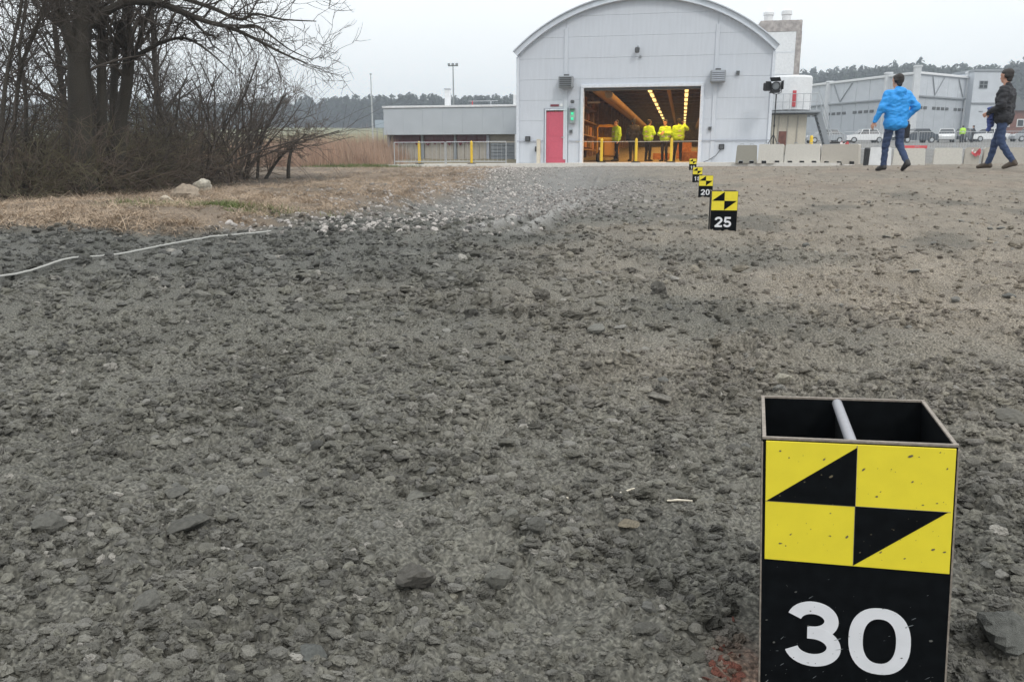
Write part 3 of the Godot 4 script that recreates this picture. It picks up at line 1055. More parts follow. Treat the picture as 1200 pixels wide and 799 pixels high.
	for k in 16:
		var z := HZ - 1.5 - 2.9 * k
		for x in [-5.0, 1.9]:
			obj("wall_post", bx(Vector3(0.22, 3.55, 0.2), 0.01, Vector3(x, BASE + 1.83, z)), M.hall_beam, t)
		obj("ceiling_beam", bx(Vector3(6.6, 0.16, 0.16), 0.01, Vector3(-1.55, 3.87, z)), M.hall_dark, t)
	for k in [[-3.6, 3.35, 0.2, M.hall_beam], [-3.0, 3.05, 0.16, M.hall_beam], [-0.75, 3.62, 0.1, M.hall_beam], [1.2, 3.3, 0.22, M.hall_dark]]:
		var d := MB.new()
		d.bar(Vector3(k[0], k[1], HZ - 0.8), Vector3(k[0], k[1], HZ - 47.0), k[2], 12)
		obj("duct", d, k[3], t)
	for k in 4:
		var sh := obj("shelf", bx(Vector3(0.5, 0.05, 8.0), 0.0, Vector3(-4.7, BASE + 0.6 + 0.65 * k, HZ - 6.5)), M.hall_beam, t)
		for q in 7:
			obj("stored_box", bx(Vector3(0.34, rng.randf_range(0.2, 0.45), rng.randf_range(0.5, 0.9)), 0.01, Vector3(-4.7, BASE + 0.85 + 0.65 * k, HZ - 3.2 - 1.1 * q)), [M.wood_orange, M.hall_dark, M.hall_inner][(q + k) % 3], sh)
	obj("electrical_cabinet", bx(Vector3(0.35, 1.7, 0.6), 0.01, Vector3(-4.7, BASE + 0.9, HZ - 1.1)), M.hall_beam, t)
	obj("pipe_bracket", bx(Vector3(0.5, 0.08, 0.08), 0.01, Vector3(-3.6, 2.75, HZ - 0.9)), M.hall_beam, t)
	# fluorescent rows
	for r in [[-1.55, 3.48, "left row of bright ceiling lights in the hall"], [0.05, 3.48, "right row of bright ceiling lights in the hall"]]:
		for k in 11:
			var z := HZ - 1.9 - 2.7 * k * (1.0 + 0.04 * k)
			if z < -80.0:
				break
			var l := thing("ceiling_light", "fluorescent strip in the " + r[2], "ceiling light", Vector3(r[0], r[1], z), 0.0, r[2])
			obj("housing", bx(Vector3(0.2, 0.06, 2.0), 0.01, Vector3(0, 0.05, 0)), M.white, l)
			obj("diffuser", bx(Vector3(0.15, 0.04, 1.9), 0.01), M.lamp_warm, l)
			var a := AreaLight3D.new()
			a.name = "strip_light"
			a.area_size = Vector2(0.15, 1.9)
			a.light_color = Color(1.0, 0.75, 0.43)
			a.light_energy = 9.5
			a.area_range = 30.0
			a.area_attenuation = 2.0
			a.shadow_enabled = true
			l.add_child(a)
			a.position = Vector3(0, -0.03, 0)
			a.rotation.x = -PI / 2

func wall_unit(label: String, p: Vector3, louvred: bool) -> void:
	var t := thing("wall_unit", label, "wall unit", p)
	obj("housing", bx(Vector3(0.56, 0.44, 0.34), 0.03, Vector3(0, 0, 0.17)), M.mid_grey, t)
	for k in 5:
		obj("slat", bx(Vector3(0.46, 0.04, 0.03), 0.006, Vector3(0, -0.15 + 0.075 * k, 0.35)), M.dark_grey if not louvred else M.cladding_dark, t)
	obj("bracket", bx(Vector3(0.2, 0.1, 0.1), 0.01, Vector3(0, 0.25, 0.05)), M.dark_grey, t)

func build_hall_fittings() -> void:
	wall_unit("grey box-shaped wall unit on the facade left of the gate", Vector3(-4.58, 3.46, HZ + 0.05), false)
	wall_unit("grey box-shaped wall unit on the facade right of the gate", Vector3(1.17, 3.56, HZ + 0.05), true)
	for q in [[-6.12, 1.32, "black socket box on the facade near the left corner of the hall"], [-5.72, 0.92, "black socket box low on the facade beside the pink door"], [0.98, 1.68, "small dark grey socket box right of the gate"], [1.45, 0.99, "black socket box low on the facade right of the gate"], [-4.38, 1.6, "small grey switch box between the pink door and gate"], [1.9, 3.7, "tiny dark lamp on the facade above the right wall unit"]]:
		var small: bool = q[2].contains("tiny") or q[2].contains("grey")
		var t := thing("socket_box", q[2], "socket box", Vector3(q[0], q[1], HZ + 0.003))
		var w := 0.14 if small else 0.2
		obj("housing", bx(Vector3(w, w, 0.1), 0.015, Vector3(0, 0, 0.05)), M.mid_grey if small else M.black, t)
		obj("cover", bx(Vector3(w * 0.7, w * 0.7, 0.02), 0.004, Vector3(0, 0, 0.112)), M.dark_grey, t)
	var g := thing("signal_light", "green glowing signal box between the pink door and gate", "signal light", Vector3(-4.32, 2.2, HZ + 0.05))
	obj("housing", bx(Vector3(0.24, 0.62, 0.14), 0.03, Vector3(0, 0, 0.07)), M.mid_grey, g)
	for y in [-0.13, 0.08]:
		obj("lens", bx(Vector3(0.1, 0.1, 0.03), 0.01, Vector3(0, y, 0.15)), M.lamp_green, g)
	obj("hood", bx(Vector3(0.2, 0.03, 0.14), 0.004, Vector3(0, 0.24, 0.2)), M.dark_grey, g)
	var gl := OmniLight3D.new()
	gl.name = "green_light"
	gl.light_color = Color(0.2, 1.0, 0.6)
	gl.light_energy = 0.03
	gl.omni_range = 6.0
	gl.omni_attenuation = 2.0
	gl.light_size = 0.1
	gl.shadow_enabled = true
	g.add_child(gl)
	gl.position = Vector3(0, 0, 0.3)
	var cm := thing("wall_camera", "small dark camera above the green signal box", "camera", Vector3(-4.32, 2.72, HZ + 0.05))
	obj("housing", bx(Vector3(0.13, 0.11, 0.24), 0.02, Vector3(0, 0, 0.16)), M.dark_grey, cm)
	obj("mount", bx(Vector3(0.06, 0.06, 0.08), 0.01, Vector3(0, 0, 0.03)), M.mid_grey, cm)
	var br := thing("wall_lamp", "small dark lamp on a bracket high on the facade above the gate", "lamp", Vector3(-1.85, 4.6, HZ))
	var b := MB.new()
	b.tube(PackedVector3Array([Vector3(0, 0.1, 0), Vector3(0, 0.12, 0.14), Vector3(0.06, 0.02, 0.25)]), PackedFloat32Array([0.035, 0.035, 0.03]), 8, true)
	obj("bracket", b, M.mid_grey, br)
	obj("lamp_head", bx(Vector3(0.17, 0.2, 0.16), 0.03, Vector3(-0.02, -0.02, 0.2)), M.dark_grey, br)
	obj("junction", bx(Vector3(0.09, 0.09, 0.08), 0.02, Vector3(0.1, -0.24, 0.05)), M.mid_grey, br)
	var cable := MB.new()
	cable.tube(PackedVector3Array([Vector3(1.43, 0.9, HZ + 0.07), Vector3(1.25, 0.66, HZ + 0.14), Vector3(0.95, 0.47, HZ + 0.3), Vector3(0.8, 0.43, HZ + 0.5)]), PackedFloat32Array([0.014, 0.014, 0.014, 0.014]), 6, true)
	tag(obj("cable", cable, M.dark_grey), "dark cable hanging from the socket box to the ground", "cable")

func build_pad() -> void:
	# concrete apron: a thick slab whose front edge shows on the left
	var b := MB.new()
	var f := [Vector3(-34, 0.19, -34.0), Vector3(-17, 0.22, -32.4), Vector3(-11.2, 0.31, -31.7), Vector3(-6.5, 0.36, -31.35), Vector3(-2.5, 0.395, -31.1), Vector3(0.5, 0.41, -30.9), Vector3(3, 0.415, -30.45), Vector3(5.2, 0.405, -29.6)]
	var r := [Vector3(-34, 0.2, -36.0), Vector3(-17, 0.24, -34.6), Vector3(-11.2, 0.32, -34.0), Vector3(-6.6, 0.365, -34.0), Vector3(-2.5, 0.40, -33.3), Vector3(0.5, 0.412, -33.3), Vector3(3.2, 0.42, -33.4), Vector3(6.5, 0.41, -33.4)]
	for i in f.size() - 1:
		b.quad(f[i], f[i + 1], r[i + 1], r[i], Vector3.UP)
		var d := Vector3(0, 0.25, 0)
		b.quad(f[i], f[i + 1], f[i + 1] - d, f[i] - d, Vector3(0, 0, 1))
		b.quad(r[i], r[i + 1], r[i + 1] - d, r[i] - d, Vector3(0, 0, -1))
	b.quad(f[7], r[7], r[7] - Vector3(0, 0.25, 0), f[7] - Vector3(0, 0.25, 0), Vector3(1, 0, 0))
	var o := obj("concrete_apron", b, M.concrete)
	o.set_meta("kind", "structure")
	o.set_meta("label", "pale concrete apron with a low front edge before the hall")

func post_and_rope() -> void:
	# yellow posts along the apron and the rail between them
	var xs := [[-10.35, -31.9], [-8.15, -31.75], [-3.02, -31.6], [-1.72, -31.6], [-0.42, -31.6]]
	var lab := ["yellow post at the far left, before the dark windows", "yellow post left of the hall, before the grey gate", "yellow post at the gate before the yellow cart", "yellow post in the middle of the gate", "yellow post at the right of the gate"]
	for i in xs.size():
		var y := 0.33 if i < 2 else 0.40
		var t := thing("yellow_post", lab[i], "post", Vector3(xs[i][0], y, xs[i][1]), 0.0, "yellow posts along the concrete apron")
		var p := MB.new()
		p.lathe(PackedVector2Array([Vector2(0.052, 0), Vector2(0.052, 0.83), Vector2(0.04, 0.87), Vector2(0.0, 0.905)]), 14)
		obj("pole", p, M.yellow_paint, t)
		var q := MB.new()
		q.lathe(PackedVector2Array([Vector2(0.17, 0), Vector2(0.17, 0.03), Vector2(0.08, 0.05), Vector2(0.06, 0.05)]), 16)
		obj("foot", q, M.rubber, t)
	var cp := thing("cream_post", "cream square post beside the pink door", "post", Vector3(-5.62, 0.35, -32.6))
	obj("pole", bx(Vector3(0.14, 0.92, 0.14), 0.015, Vector3(0, 0.46, 0)), M.cream, cp)
	obj("cap", bx(Vector3(0.16, 0.03, 0.16), 0.005, Vector3(0, 0.935, 0)), M.cream, cp)
	for q in [[0, 1, "yellow rail between the two left yellow posts"], [2, 3, "pale rail across the left of the gate"], [3, 4, "pale rail across the right of the gate"]]:
		var b := MB.new()
		var a := Vector3(xs[q[0]][0], 1.16, xs[q[0]][1])
		var c := Vector3(xs[q[1]][0], 1.18, xs[q[1]][1])
		b.bar(a, c, 0.009, 6)
		tag(obj("rail", b, M.cream if q[0] else M.galvanised), q[2], "rail")
	for q in [[Vector3(-8.15, 1.17, -31.75), Vector3(-6.5, 1.18, -32.2), "pale rail from the second yellow post to the hall corner"], [Vector3(-4.0, 1.18, -31.62), Vector3(-3.02, 1.17, -31.6), "pale rail from the gate edge to the first gate post"], [Vector3(-0.42, 1.17, -31.6), Vector3(0.66, 1.18, -31.62), "pale rail from the last gate post to the gate edge"]]:
		var b := MB.new()
		b.bar(q[0], q[1], 0.009, 6)
		tag(obj("rail", b, M.cream), q[2], "rail")

func crowd_fence(label: String, a: Vector3, b: Vector3, hgt: float, group: String) -> void:
	var d := b - a
	var t := thing("metal_fence", label, "fence", a, atan2(-d.z, d.x), group)
	var l := Vector2(d.x, d.z).length()
	for q in [[Vector3(0, 0.0, 0), Vector3(0, hgt, 0)], [Vector3(l, 0.0, 0), Vector3(l, hgt, 0)], [Vector3(0, hgt, 0), Vector3(l, hgt, 0)], [Vector3(0, 0.15, 0), Vector3(l, 0.15, 0)]]:
		var m := MB.new()
		m.bar(q[0], q[1], 0.016, 8)
		obj("frame_tube", m, M.galvanised, t)
	var bars := int(l / 0.17)
	for i in range(1, bars):
		var m := MB.new()
		m.bar(Vector3(l * i / bars, 0.15, 0), Vector3(l * i / bars, hgt, 0), 0.005, 5)
		obj("bar", m, M.galvanised, t)
	for x in [0.2, l - 0.2]:
		obj("foot", bx(Vector3(0.06, 0.02, 0.6), 0.004, Vector3(x, 0.0, 0)), M.galvanised, t)

func build_low_building() -> void:
	var z := -40.0
	var x0 := -14.75
	var t := thing("low_building", "long low grey building with a deep fascia left of the hall", "building")
	obj("wall", bx(Vector3(8.0, 3.0, 6.0), 0.0, Vector3(x0 + 4.1, 1.5, z - 3.4)), M.beige_panel, t)
	for i in 8:
		obj("fascia_panel", bx(Vector3(1.017, 1.28, 0.5), 0.002, Vector3(x0 + 0.51 + 1.02 * i, 2.35, z - 0.1)), M.fascia, t)
	var rf := obj("roof", bx(Vector3(8.3, 0.1, 7.0), 0.01, Vector3(x0 + 4.1, 3.05, z - 3.3)), M.white, t)
	obj("chimney", bx(Vector3(0.26, 0.85, 0.26), 0.02, Vector3(-11.7, 3.5, z - 0.9)), M.white, rf)
	obj("chimney_cap", bx(Vector3(0.32, 0.05, 0.32), 0.01, Vector3(-11.7, 3.95, z - 0.9)), M.galvanised, rf)
	obj("vent_pipe", bx(Vector3(0.13, 0.5, 0.13), 0.02, Vector3(-8.12, 3.34, z - 0.2)), M.white, rf)
	for x in [-10.45, -9.5]:
		obj("railing_post", bx(Vector3(0.04, 0.3, 0.04), 0.0, Vector3(x, 3.22, z - 1.0)), M.red_plastic if x < -10 else M.galvanised, rf)
	obj("railing", bx(Vector3(1.5, 0.03, 0.03), 0.0, Vector3(-9.9, 3.36, z - 1.0)), M.galvanised, rf)
	obj("end_post", bx(Vector3(0.16, 2.6, 0.2), 0.01, Vector3(x0 + 0.1, 0.9, z - 0.3)), M.mid_grey, t)
	for w in [[-14.4, -13.01], [-12.79, -11.27], [-11.1, -9.57]]:
		var l: float = w[1] - w[0]
		var c: float = (w[0] + w[1]) / 2
		var wn := obj("window", bx(Vector3(l, 0.34, 0.1), 0.0, Vector3(c, 1.54, z - 0.36)), M.maroon, t)
		for k in 3:
			obj("pane", bx(Vector3(l / 3 - 0.04, 0.28, 0.03), 0.0, Vector3(w[0] + l * (k + 0.5) / 3, 1.54, z - 0.3)), M.glass_maroon, wn)
		var v := MB.new()
		var r := PackedVector2Array([Vector2(w[0], 1.42)])
		for k in 9:
			r.append(Vector2(lerpf(w[0], w[1], k / 8.0), 1.42 - (0.06 + 0.2 * rng.randf() if k % 2 else 0.02)))
		r.append(Vector2(w[1], 1.42))
		v.prism(r, z - 0.27, z - 0.25)
		obj("ragged_valance", v, M.maroon, t)
		for k in 4:
			obj("lower_panel", bx(Vector3(l / 4 - 0.015, 1.0, 0.06), 0.006, Vector3(w[0] + l * (k + 0.5) / 4, 0.82, z - 0.37)), M.beige_panel, t)
	for x in [-12.9, -11.18, -9.5]:
		obj("pilaster", bx(Vector3(0.14, 1.4, 0.14), 0.01, Vector3(x, 1.0, z - 0.33)), M.mid_grey if x < -10 else M.cladding_dark, t)
	var gt := obj("gate", bx(Vector3(1.3, 0.85, 0.08), 0.01, Vector3(-8.72, 0.9, z - 0.33)), M.mid_grey, t)
	for k in 5:
		obj("gate_slat", bx(Vector3(1.24, 0.13, 0.04), 0.01, Vector3(-8.72, 0.57 + 0.165 * k, z - 0.27)), M.mid_grey, gt)
	var dp := MB.new()
	dp.bar(Vector3(-7.97, 0.4, z + 0.25), Vector3(-7.97, 1.7, z + 0.25), 0.06, 8)
	obj("downpipe", dp, M.white, t)

# ---------- concrete blocks ----------
func block(label: String, x0: float, x1: float, z0: float, z1: float, y: float, hgt: float, m: Material, slots: int) -> void:
	var l := Vector2(x1 - x0, z1 - z0).length()
	var t := thing("concrete_block", label, "concrete block", Vector3((x0 + x1) / 2, y, (z0 + z1) / 2), atan2(-(z1 - z0), x1 - x0), "concrete blocks along the apron")
	var p := PackedVector2Array([Vector2(-l / 2, 0)])
	for k in slots:
		var c := -l / 2 + l * (k + 0.5) / slots
		p.append_array(PackedVector2Array([Vector2(c - 0.09, 0), Vector2(c - 0.075, 0.1), Vector2(c + 0.075, 0.1), Vector2(c + 0.09, 0)]))
	p.append_array(PackedVector2Array([Vector2(l / 2, 0), Vector2(l / 2 - 0.03, hgt - 0.03), Vector2(l / 2 - 0.06, hgt), Vector2(-l / 2 + 0.06, hgt), Vector2(-l / 2 + 0.03, hgt - 0.03)]))
	var b := MB.new()
	b.prism(p, -0.2, 0.2)
	obj("body", b, m, t)
	# sloping foot on the front, lifting loops on top
	for k in 2:
		var lp := MB.new()
		var c := -l / 2 + l * (0.28 + 0.44 * k)
		lp.tube(PackedVector3Array([Vector3(c - 0.06, hgt - 0.02, 0), Vector3(c - 0.05, hgt + 0.05, 0), Vector3(c + 0.05, hgt + 0.05, 0), Vector3(c + 0.06, hgt - 0.02, 0)]), PackedFloat32Array([0.01, 0.01, 0.01, 0.01]), 6)
		obj("lifting_loop", lp, M.mid_grey, t)
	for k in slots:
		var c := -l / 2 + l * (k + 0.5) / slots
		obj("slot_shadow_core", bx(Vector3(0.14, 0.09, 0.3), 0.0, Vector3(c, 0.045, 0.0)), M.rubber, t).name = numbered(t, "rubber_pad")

func build_blocks() -> void:
	block("dark stained concrete block, leftmost of the row at the hall corner", 1.86, 2.6, -30.72, -30.68, 0.38, 0.63, M.block_dark, 2)
	block("cream concrete block under the stage light, second of the row", 2.63, 3.5, -30.65, -30.5, 0.38, 0.66, M.block, 2)
	block("cream concrete block, third of the row from the hall", 3.53, 4.68, -30.5, -30.2, 0.375, 0.66, M.block, 3)
	block("tan concrete block left of the black post", 4.71, 5.85, -30.2, -29.75, 0.36, 0.66, M.block_tan, 3)
	block("white concrete block just right of the black post", 5.68, 6.3, -27.5, -27.4, macro(6.0, 27.4) + 0.035, 0.64, M.white, 2)
	block("whitish concrete block behind the legs of the person in blue", 6.33, 7.22, -27.38, -27.2, macro(6.8, 27.3) + 0.035, 0.62, M.block, 2)
	block("pale concrete block between the two walking people", 7.42, 8.18, -27.15, -27.0, macro(7.8, 27.1) + 0.035, 0.62, M.block, 2)
	block("narrow brown stained concrete block with red tape", 8.22, 8.62, -27.0, -26.9, macro(8.4, 27.0) + 0.035, 0.62, M.block_tan, 1)
	block("long beige concrete block at the right edge of the row", 8.68, 10.4, -26.85, -26.5, macro(9.4, 26.7) + 0.035, 0.62, M.block_tan, 3)
	var bp := thing("black_post", "thick black post standing between the concrete blocks", "post", Vector3(5.83, macro(5.83, 28.9), -28.6))
	var b := MB.new()
	b.lathe(PackedVector2Array([Vector2(0.09, 0), Vector2(0.09, 0.62), Vector2(0.07, 0.66), Vector2(0, 0.665)]), 14)
	obj("tube", b, M.black, bp)
	var f := MB.new()
	f.lathe(PackedVector2Array([Vector2(0.14, 0), Vector2(0.14, 0.03), Vector2(0.09, 0.05)]), 14)
	obj("foot", f, M.rubber, bp)
	# red and white tape bundles and boards on the blocks
	for q in [[Vector3(5.35, 1.03, -29.95), "red and white tape bundle on the tan concrete block", 0.24], [Vector3(8.45, macro(8.4, 27.0) + 0.55, -26.75), "crumpled red tape on the narrow brown concrete block", 0.2], [Vector3(9.9, macro(9.9, 26.6) + 0.66, -26.6), "orange red tape on the beige block at the right edge", 0.22]]:
		var t := thing("barrier_tape", q[1], "barrier tape", q[0])
		for k in 7:
			var mb := MB.new()
			var r := RandomNumberGenerator.new()
			r.seed = 40 + k
			var pts := PackedVector3Array()
			var w := PackedVector3Array()
			var p := Vector3(-q[2] / 2, 0, 0)
			for i in 6:
				pts.append(p)
				w.append(Vector3(r.randf_range(-0.02, 0.02), r.randf_range(0.03, 0.06), r.randf_range(-0.03, 0.03)))
				p += Vector3(q[2] / 5.0, r.randf_range(-0.08, 0.08), r.randf_range(-0.05, 0.05))
			for i in 5:
				mb.quad(pts[i] - w[i], pts[i + 1] - w[i + 1], pts[i + 1] + w[i + 1], pts[i] + w[i], Vector3(0, 0, 1))
			obj("tape_strip", mb, M.red_plastic if k % 5 else M.tape_white, t)
	var bd := obj("red_board", bx(Vector3(0.75, 0.09, 0.03), 0.005), M.red_plastic)
	bd.position = Vector3(6.9, macro(6.9, 27.3) + 0.69, -27.35)
	tag(bd, "red board lying along the top of a whitish concrete block", "board")
	var pole := MB.new()
	pole.bar(Vector3(-0.4, 0, 0), Vector3(0.4, 0.02, 0), 0.03, 8)
	var po := obj("black_pole", pole, M.black)
	po.position = Vector3(5.3, 1.07, -30.0)
	tag(po, "black pole lying on top of the tan concrete block", "pole")
	var yp := thing("yellow_bollard", "small yellow bollard behind the cream blocks by the stairs", "bollard", Vector3(4.75, 0.4, -33.2))
	var yb := MB.new()
	yb.lathe(PackedVector2Array([Vector2(0.06, 0), Vector2(0.06, 0.95), Vector2(0.04, 1.0), Vector2(0, 1.0)]), 12)
	obj("pole", yb, M.yellow_paint, yp)
	var yf := MB.new()
	yf.lathe(PackedVector2Array([Vector2(0.13, 0), Vector2(0.13, 0.03), Vector2(0.06, 0.05)]), 12)
	obj("foot", yf, M.rubber, yp)

func build_stage_light() -> void:
	var t := thing("stage_light", "black stage light on a tall tripod beside the hall corner", "stage light", Vector3(3.24, 0.38, -32.0), -0.35)
	var p := MB.new()
	p.bar(Vector3(0, 0.35, 0), Vector3(0, 2.45, 0), 0.022, 10)
	p.bar(Vector3(0, 1.3, 0), Vector3(0, 1.38, 0), 0.035, 10)
	obj("pole", p, M.black, t)
	for k in 3:
		var a := TAU * k / 3.0 + 0.4
		var l := MB.new()
		l.bar(Vector3(0.02 * cos(a), 1.0, 0.02 * sin(a)), Vector3(0.55 * cos(a), 0.02, 0.55 * sin(a)), 0.016, 8)
		obj("leg", l, M.black, t)
		var s := MB.new()
		s.bar(Vector3(0, 0.42, 0), Vector3(0.34 * cos(a), 0.4, 0.34 * sin(a)), 0.01, 6)
		obj("brace", s, M.black, t)
	var y := MB.new()
	y.tube(PackedVector3Array([Vector3(-0.17, 2.72, 0), Vector3(-0.17, 2.5, 0), Vector3(0, 2.44, 0), Vector3(0.17, 2.5, 0), Vector3(0.17, 2.72, 0)]), PackedFloat32Array([0.014, 0.014, 0.014, 0.014, 0.014]), 6, true)
	obj("yoke", y, M.black, t)
	var c := MB.new()
	c.xf = Transform3D(Basis.from_euler(Vector3(PI / 2 + 0.1, 0, 0)), Vector3(0, 2.74, -0.05))
	c.lathe(PackedVector2Array([Vector2(0, -0.2), Vector2(0.12, -0.2), Vector2(0.15, -0.12), Vector2(0.15, 0.16), Vector2(0.16, 0.16), Vector2(0.16, 0.2), Vector2(0.13, 0.2)]), 20)
	var can := obj("lamp_can", c, M.black, t)
	var ln := MB.new()
	ln.xf = c.xf
	ln.lathe(PackedVector2Array([Vector2(0.13, 0.17), Vector2(0.08, 0.185), Vector2(0, 0.19)]), 20)
	obj("lens", ln, M.mid_grey, can)
	for q in [[Vector3(0, 2.95, 0.24), Vector3(0.36, 0.012, 0.24), Vector3(-0.5, 0, 0)], [Vector3(0, 2.53, 0.2), Vector3(0.36, 0.012, 0.24), Vector3(0.5, 0, 0)], [Vector3(-0.25, 2.74, 0.22), Vector3(0.012, 0.3, 0.24), Vector3(0, -0.6, 0)], [Vector3(0.25, 2.74, 0.22), Vector3(0.012, 0.3, 0.24), Vector3(0, 0.6, 0)]]:
		var d := MB.new()
		d.xf = Transform3D(Basis.from_euler(q[2]), q[0])
		d.box(Vector3(), q[1])
		obj("barn_door", d, M.black, can)
	obj("ballast_box", bx(Vector3(0.3, 0.28, 0.24), 0.03, Vector3(-0.33, 2.72, -0.05)), M.black, t)

# ---------- far structures on the right ----------
func build_tower() -> void:
	var y0 := 0.9
	var t := thing("white_tower", "tall white block with brown top edge behind the hall", "tower", Vector3(6.2, y0, -62.6), 0.02)
	obj("wall", bx(Vector3(2.7, 8.9, 2.6), 0.0, Vector3(0, 4.0, 0)), M.white, t)
	obj("top_band", bx(Vector3(2.76, 0.75, 2.66), 0.02, Vector3(0, 8.5, 0)), M.tower_trim, t)
	obj("side_band", bx(Vector3(0.38, 8.1, 2.66), 0.01, Vector3(1.21, 4.07, 0.001)), M.tower_trim, t)
	for x in [-0.78, 0.42]:
		var c := MB.new()
		c.lathe(PackedVector2Array([Vector2(0.3, 0), Vector2(0.3, 0.45), Vector2(0.36, 0.5), Vector2(0.36, 0.72 + 0.06 * x), Vector2(0.2, 0.86), Vector2(0, 0.9)]), 16, Vector3(x, 8.85, 0.4))
		obj("roof_vent", c, M.white, t)
	for k in 5:
		obj("panel_joint", bx(Vector3(2.3, 0.025, 0.02), 0.0, Vector3(-0.18, 1.0 + 1.45 * k, 1.31)), M.cladding_trim, t)
	# drum shaped cabin on a platform
	var d := thing("drum_cabin", "white rounded cabin on a concrete base behind the stage light", "cabin", Vector3(6.0, 0.85, -51.8), 0.0)
	var b := MB.new()
	b.lathe(PackedVector2Array([Vector2(1.22, 2.45), Vector2(1.22, 4.25), Vector2(1.15, 4.36), Vector2(0, 4.4)]), 28)
	obj("drum", b, M.white, d)
	obj("red_stripe", bx(Vector3(0.2, 0.9, 0.05), 0.01, Vector3(0.12, 3.05, 1.24)), M.red_plastic, d)
	obj("base", bx(Vector3(1.9, 2.2, 1.8), 0.03, Vector3(0.0, 1.1, 0)), M.cream, d)
	for x in [-0.6, -0.1, 0.45]:
		obj("base_rib", bx(Vector3(0.07, 2.1, 0.05), 0.01, Vector3(x, 1.06, 0.93)), M.beige_panel, d)
	obj("red_panel", bx(Vector3(0.42, 0.8, 0.04), 0.01, Vector3(-0.35, 0.85, 0.96)), M.house_red, d)
	obj("platform", bx(Vector3(2.9, 0.12, 2.9), 0.02, Vector3(0.1, 2.3, 0.1)), M.mid_grey, d)
	for k in 8:
		var r := MB.new()
		r.bar(Vector3(-1.25 + 0.37 * k, 2.36, 1.5), Vector3(-1.25 + 0.37 * k, 3.3, 1.5), 0.018, 6)
		obj("railing_post", r, M.galvanised, d)
	var rr := MB.new()
	rr.bar(Vector3(-1.25, 3.3, 1.5), Vector3(1.4, 3.3, 1.5), 0.02, 6)
	rr.bar(Vector3(-1.25, 2.85, 1.5), Vector3(1.4, 2.85, 1.5), 0.015, 6)
	obj("railing", rr, M.galvanised, d)
	var st := thing("steel_stairs", "grey steel stairs leading up to the rounded cabin", "stairs", Vector3(7.35, 0.85, -51.0), 0.0)
	for z in [-0.45, 0.45]:
		var s := MB.new()
		s.prism(PackedVector2Array([Vector2(0.0, 2.3), Vector2(0.8, 0.0), Vector2(1.1, 0.0), Vector2(0.28, 2.36), Vector2(0.0, 2.36)]), z - 0.02, z + 0.02)
		obj("stringer", s, M.mid_grey, st)
		var hr := MB.new()
		hr.bar(Vector3(0.2, 3.3, z), Vector3(1.0, 1.0, z), 0.022, 6)
		obj("handrail", hr, M.galvanised, st)
	for k in 10:
		obj("tread", bx(Vector3(0.26, 0.03, 0.86), 0.0, Vector3(0.14 + 0.083 * k, 2.2 - 0.225 * k, 0)), M.mid_grey, st)

func wall_run(t: Node3D, a: Vector3, b: Vector3, top: float, band: float, dash: float, braces: Array, dashes: bool) -> void:
	var d := b - a
	var l := Vector2(d.x, d.z).length()
	var g := Node3D.new()
	var xf := Transform3D(Basis(Vector3.UP, atan2(-d.z, d.x)), a)
	var put := func(called: String, mb: MB, m: Material) -> MeshInstance3D:
		var o := obj(called, mb, m, t)
		o.transform = xf
		return o
	g.free()
	var n := int(l / 2.2)
	for i in n:
		put.call("lower_panel", bx(Vector3(l / n - 0.03, band - a.y, 0.3), 0.02, Vector3(l * (i + 0.5) / n, (band - a.y) / 2, 0)), M.wall_far_low)
		put.call("upper_panel", bx(Vector3(l / n - 0.03, top - band - 0.12, 0.3), 0.02, Vector3(l * (i + 0.5) / n, (top + band) / 2 - a.y, 0.06)), M.wall_far)
	put.call("ledge", bx(Vector3(l, 0.22, 0.5), 0.03, Vector3(l / 2, band - a.y, 0.12)), M.mid_grey)
	put.call("roof_edge", bx(Vector3(l + 0.2, 0.28, 0.7), 0.03, Vector3(l / 2, top - a.y, 0.1)), M.white)
	for q in braces:
		var bm := MB.new()
		bm.bar(Vector3(l * q[0], band + 0.2 - a.y, 0.3), Vector3(l * q[1], top - 0.3 - a.y, 0.3), 0.06, 6)
		put.call("brace", bm, M.mid_grey)
	if dashes:
		var k := int(l / 0.95)
		for i in k:
			if i % 5 == 3:
				continue
			put.call("window_slot", bx(Vector3(0.68, 0.36, 0.1), 0.01, Vector3(l * (i + 0.5) / k, dash - a.y, 0.16)), M.dark_grey)

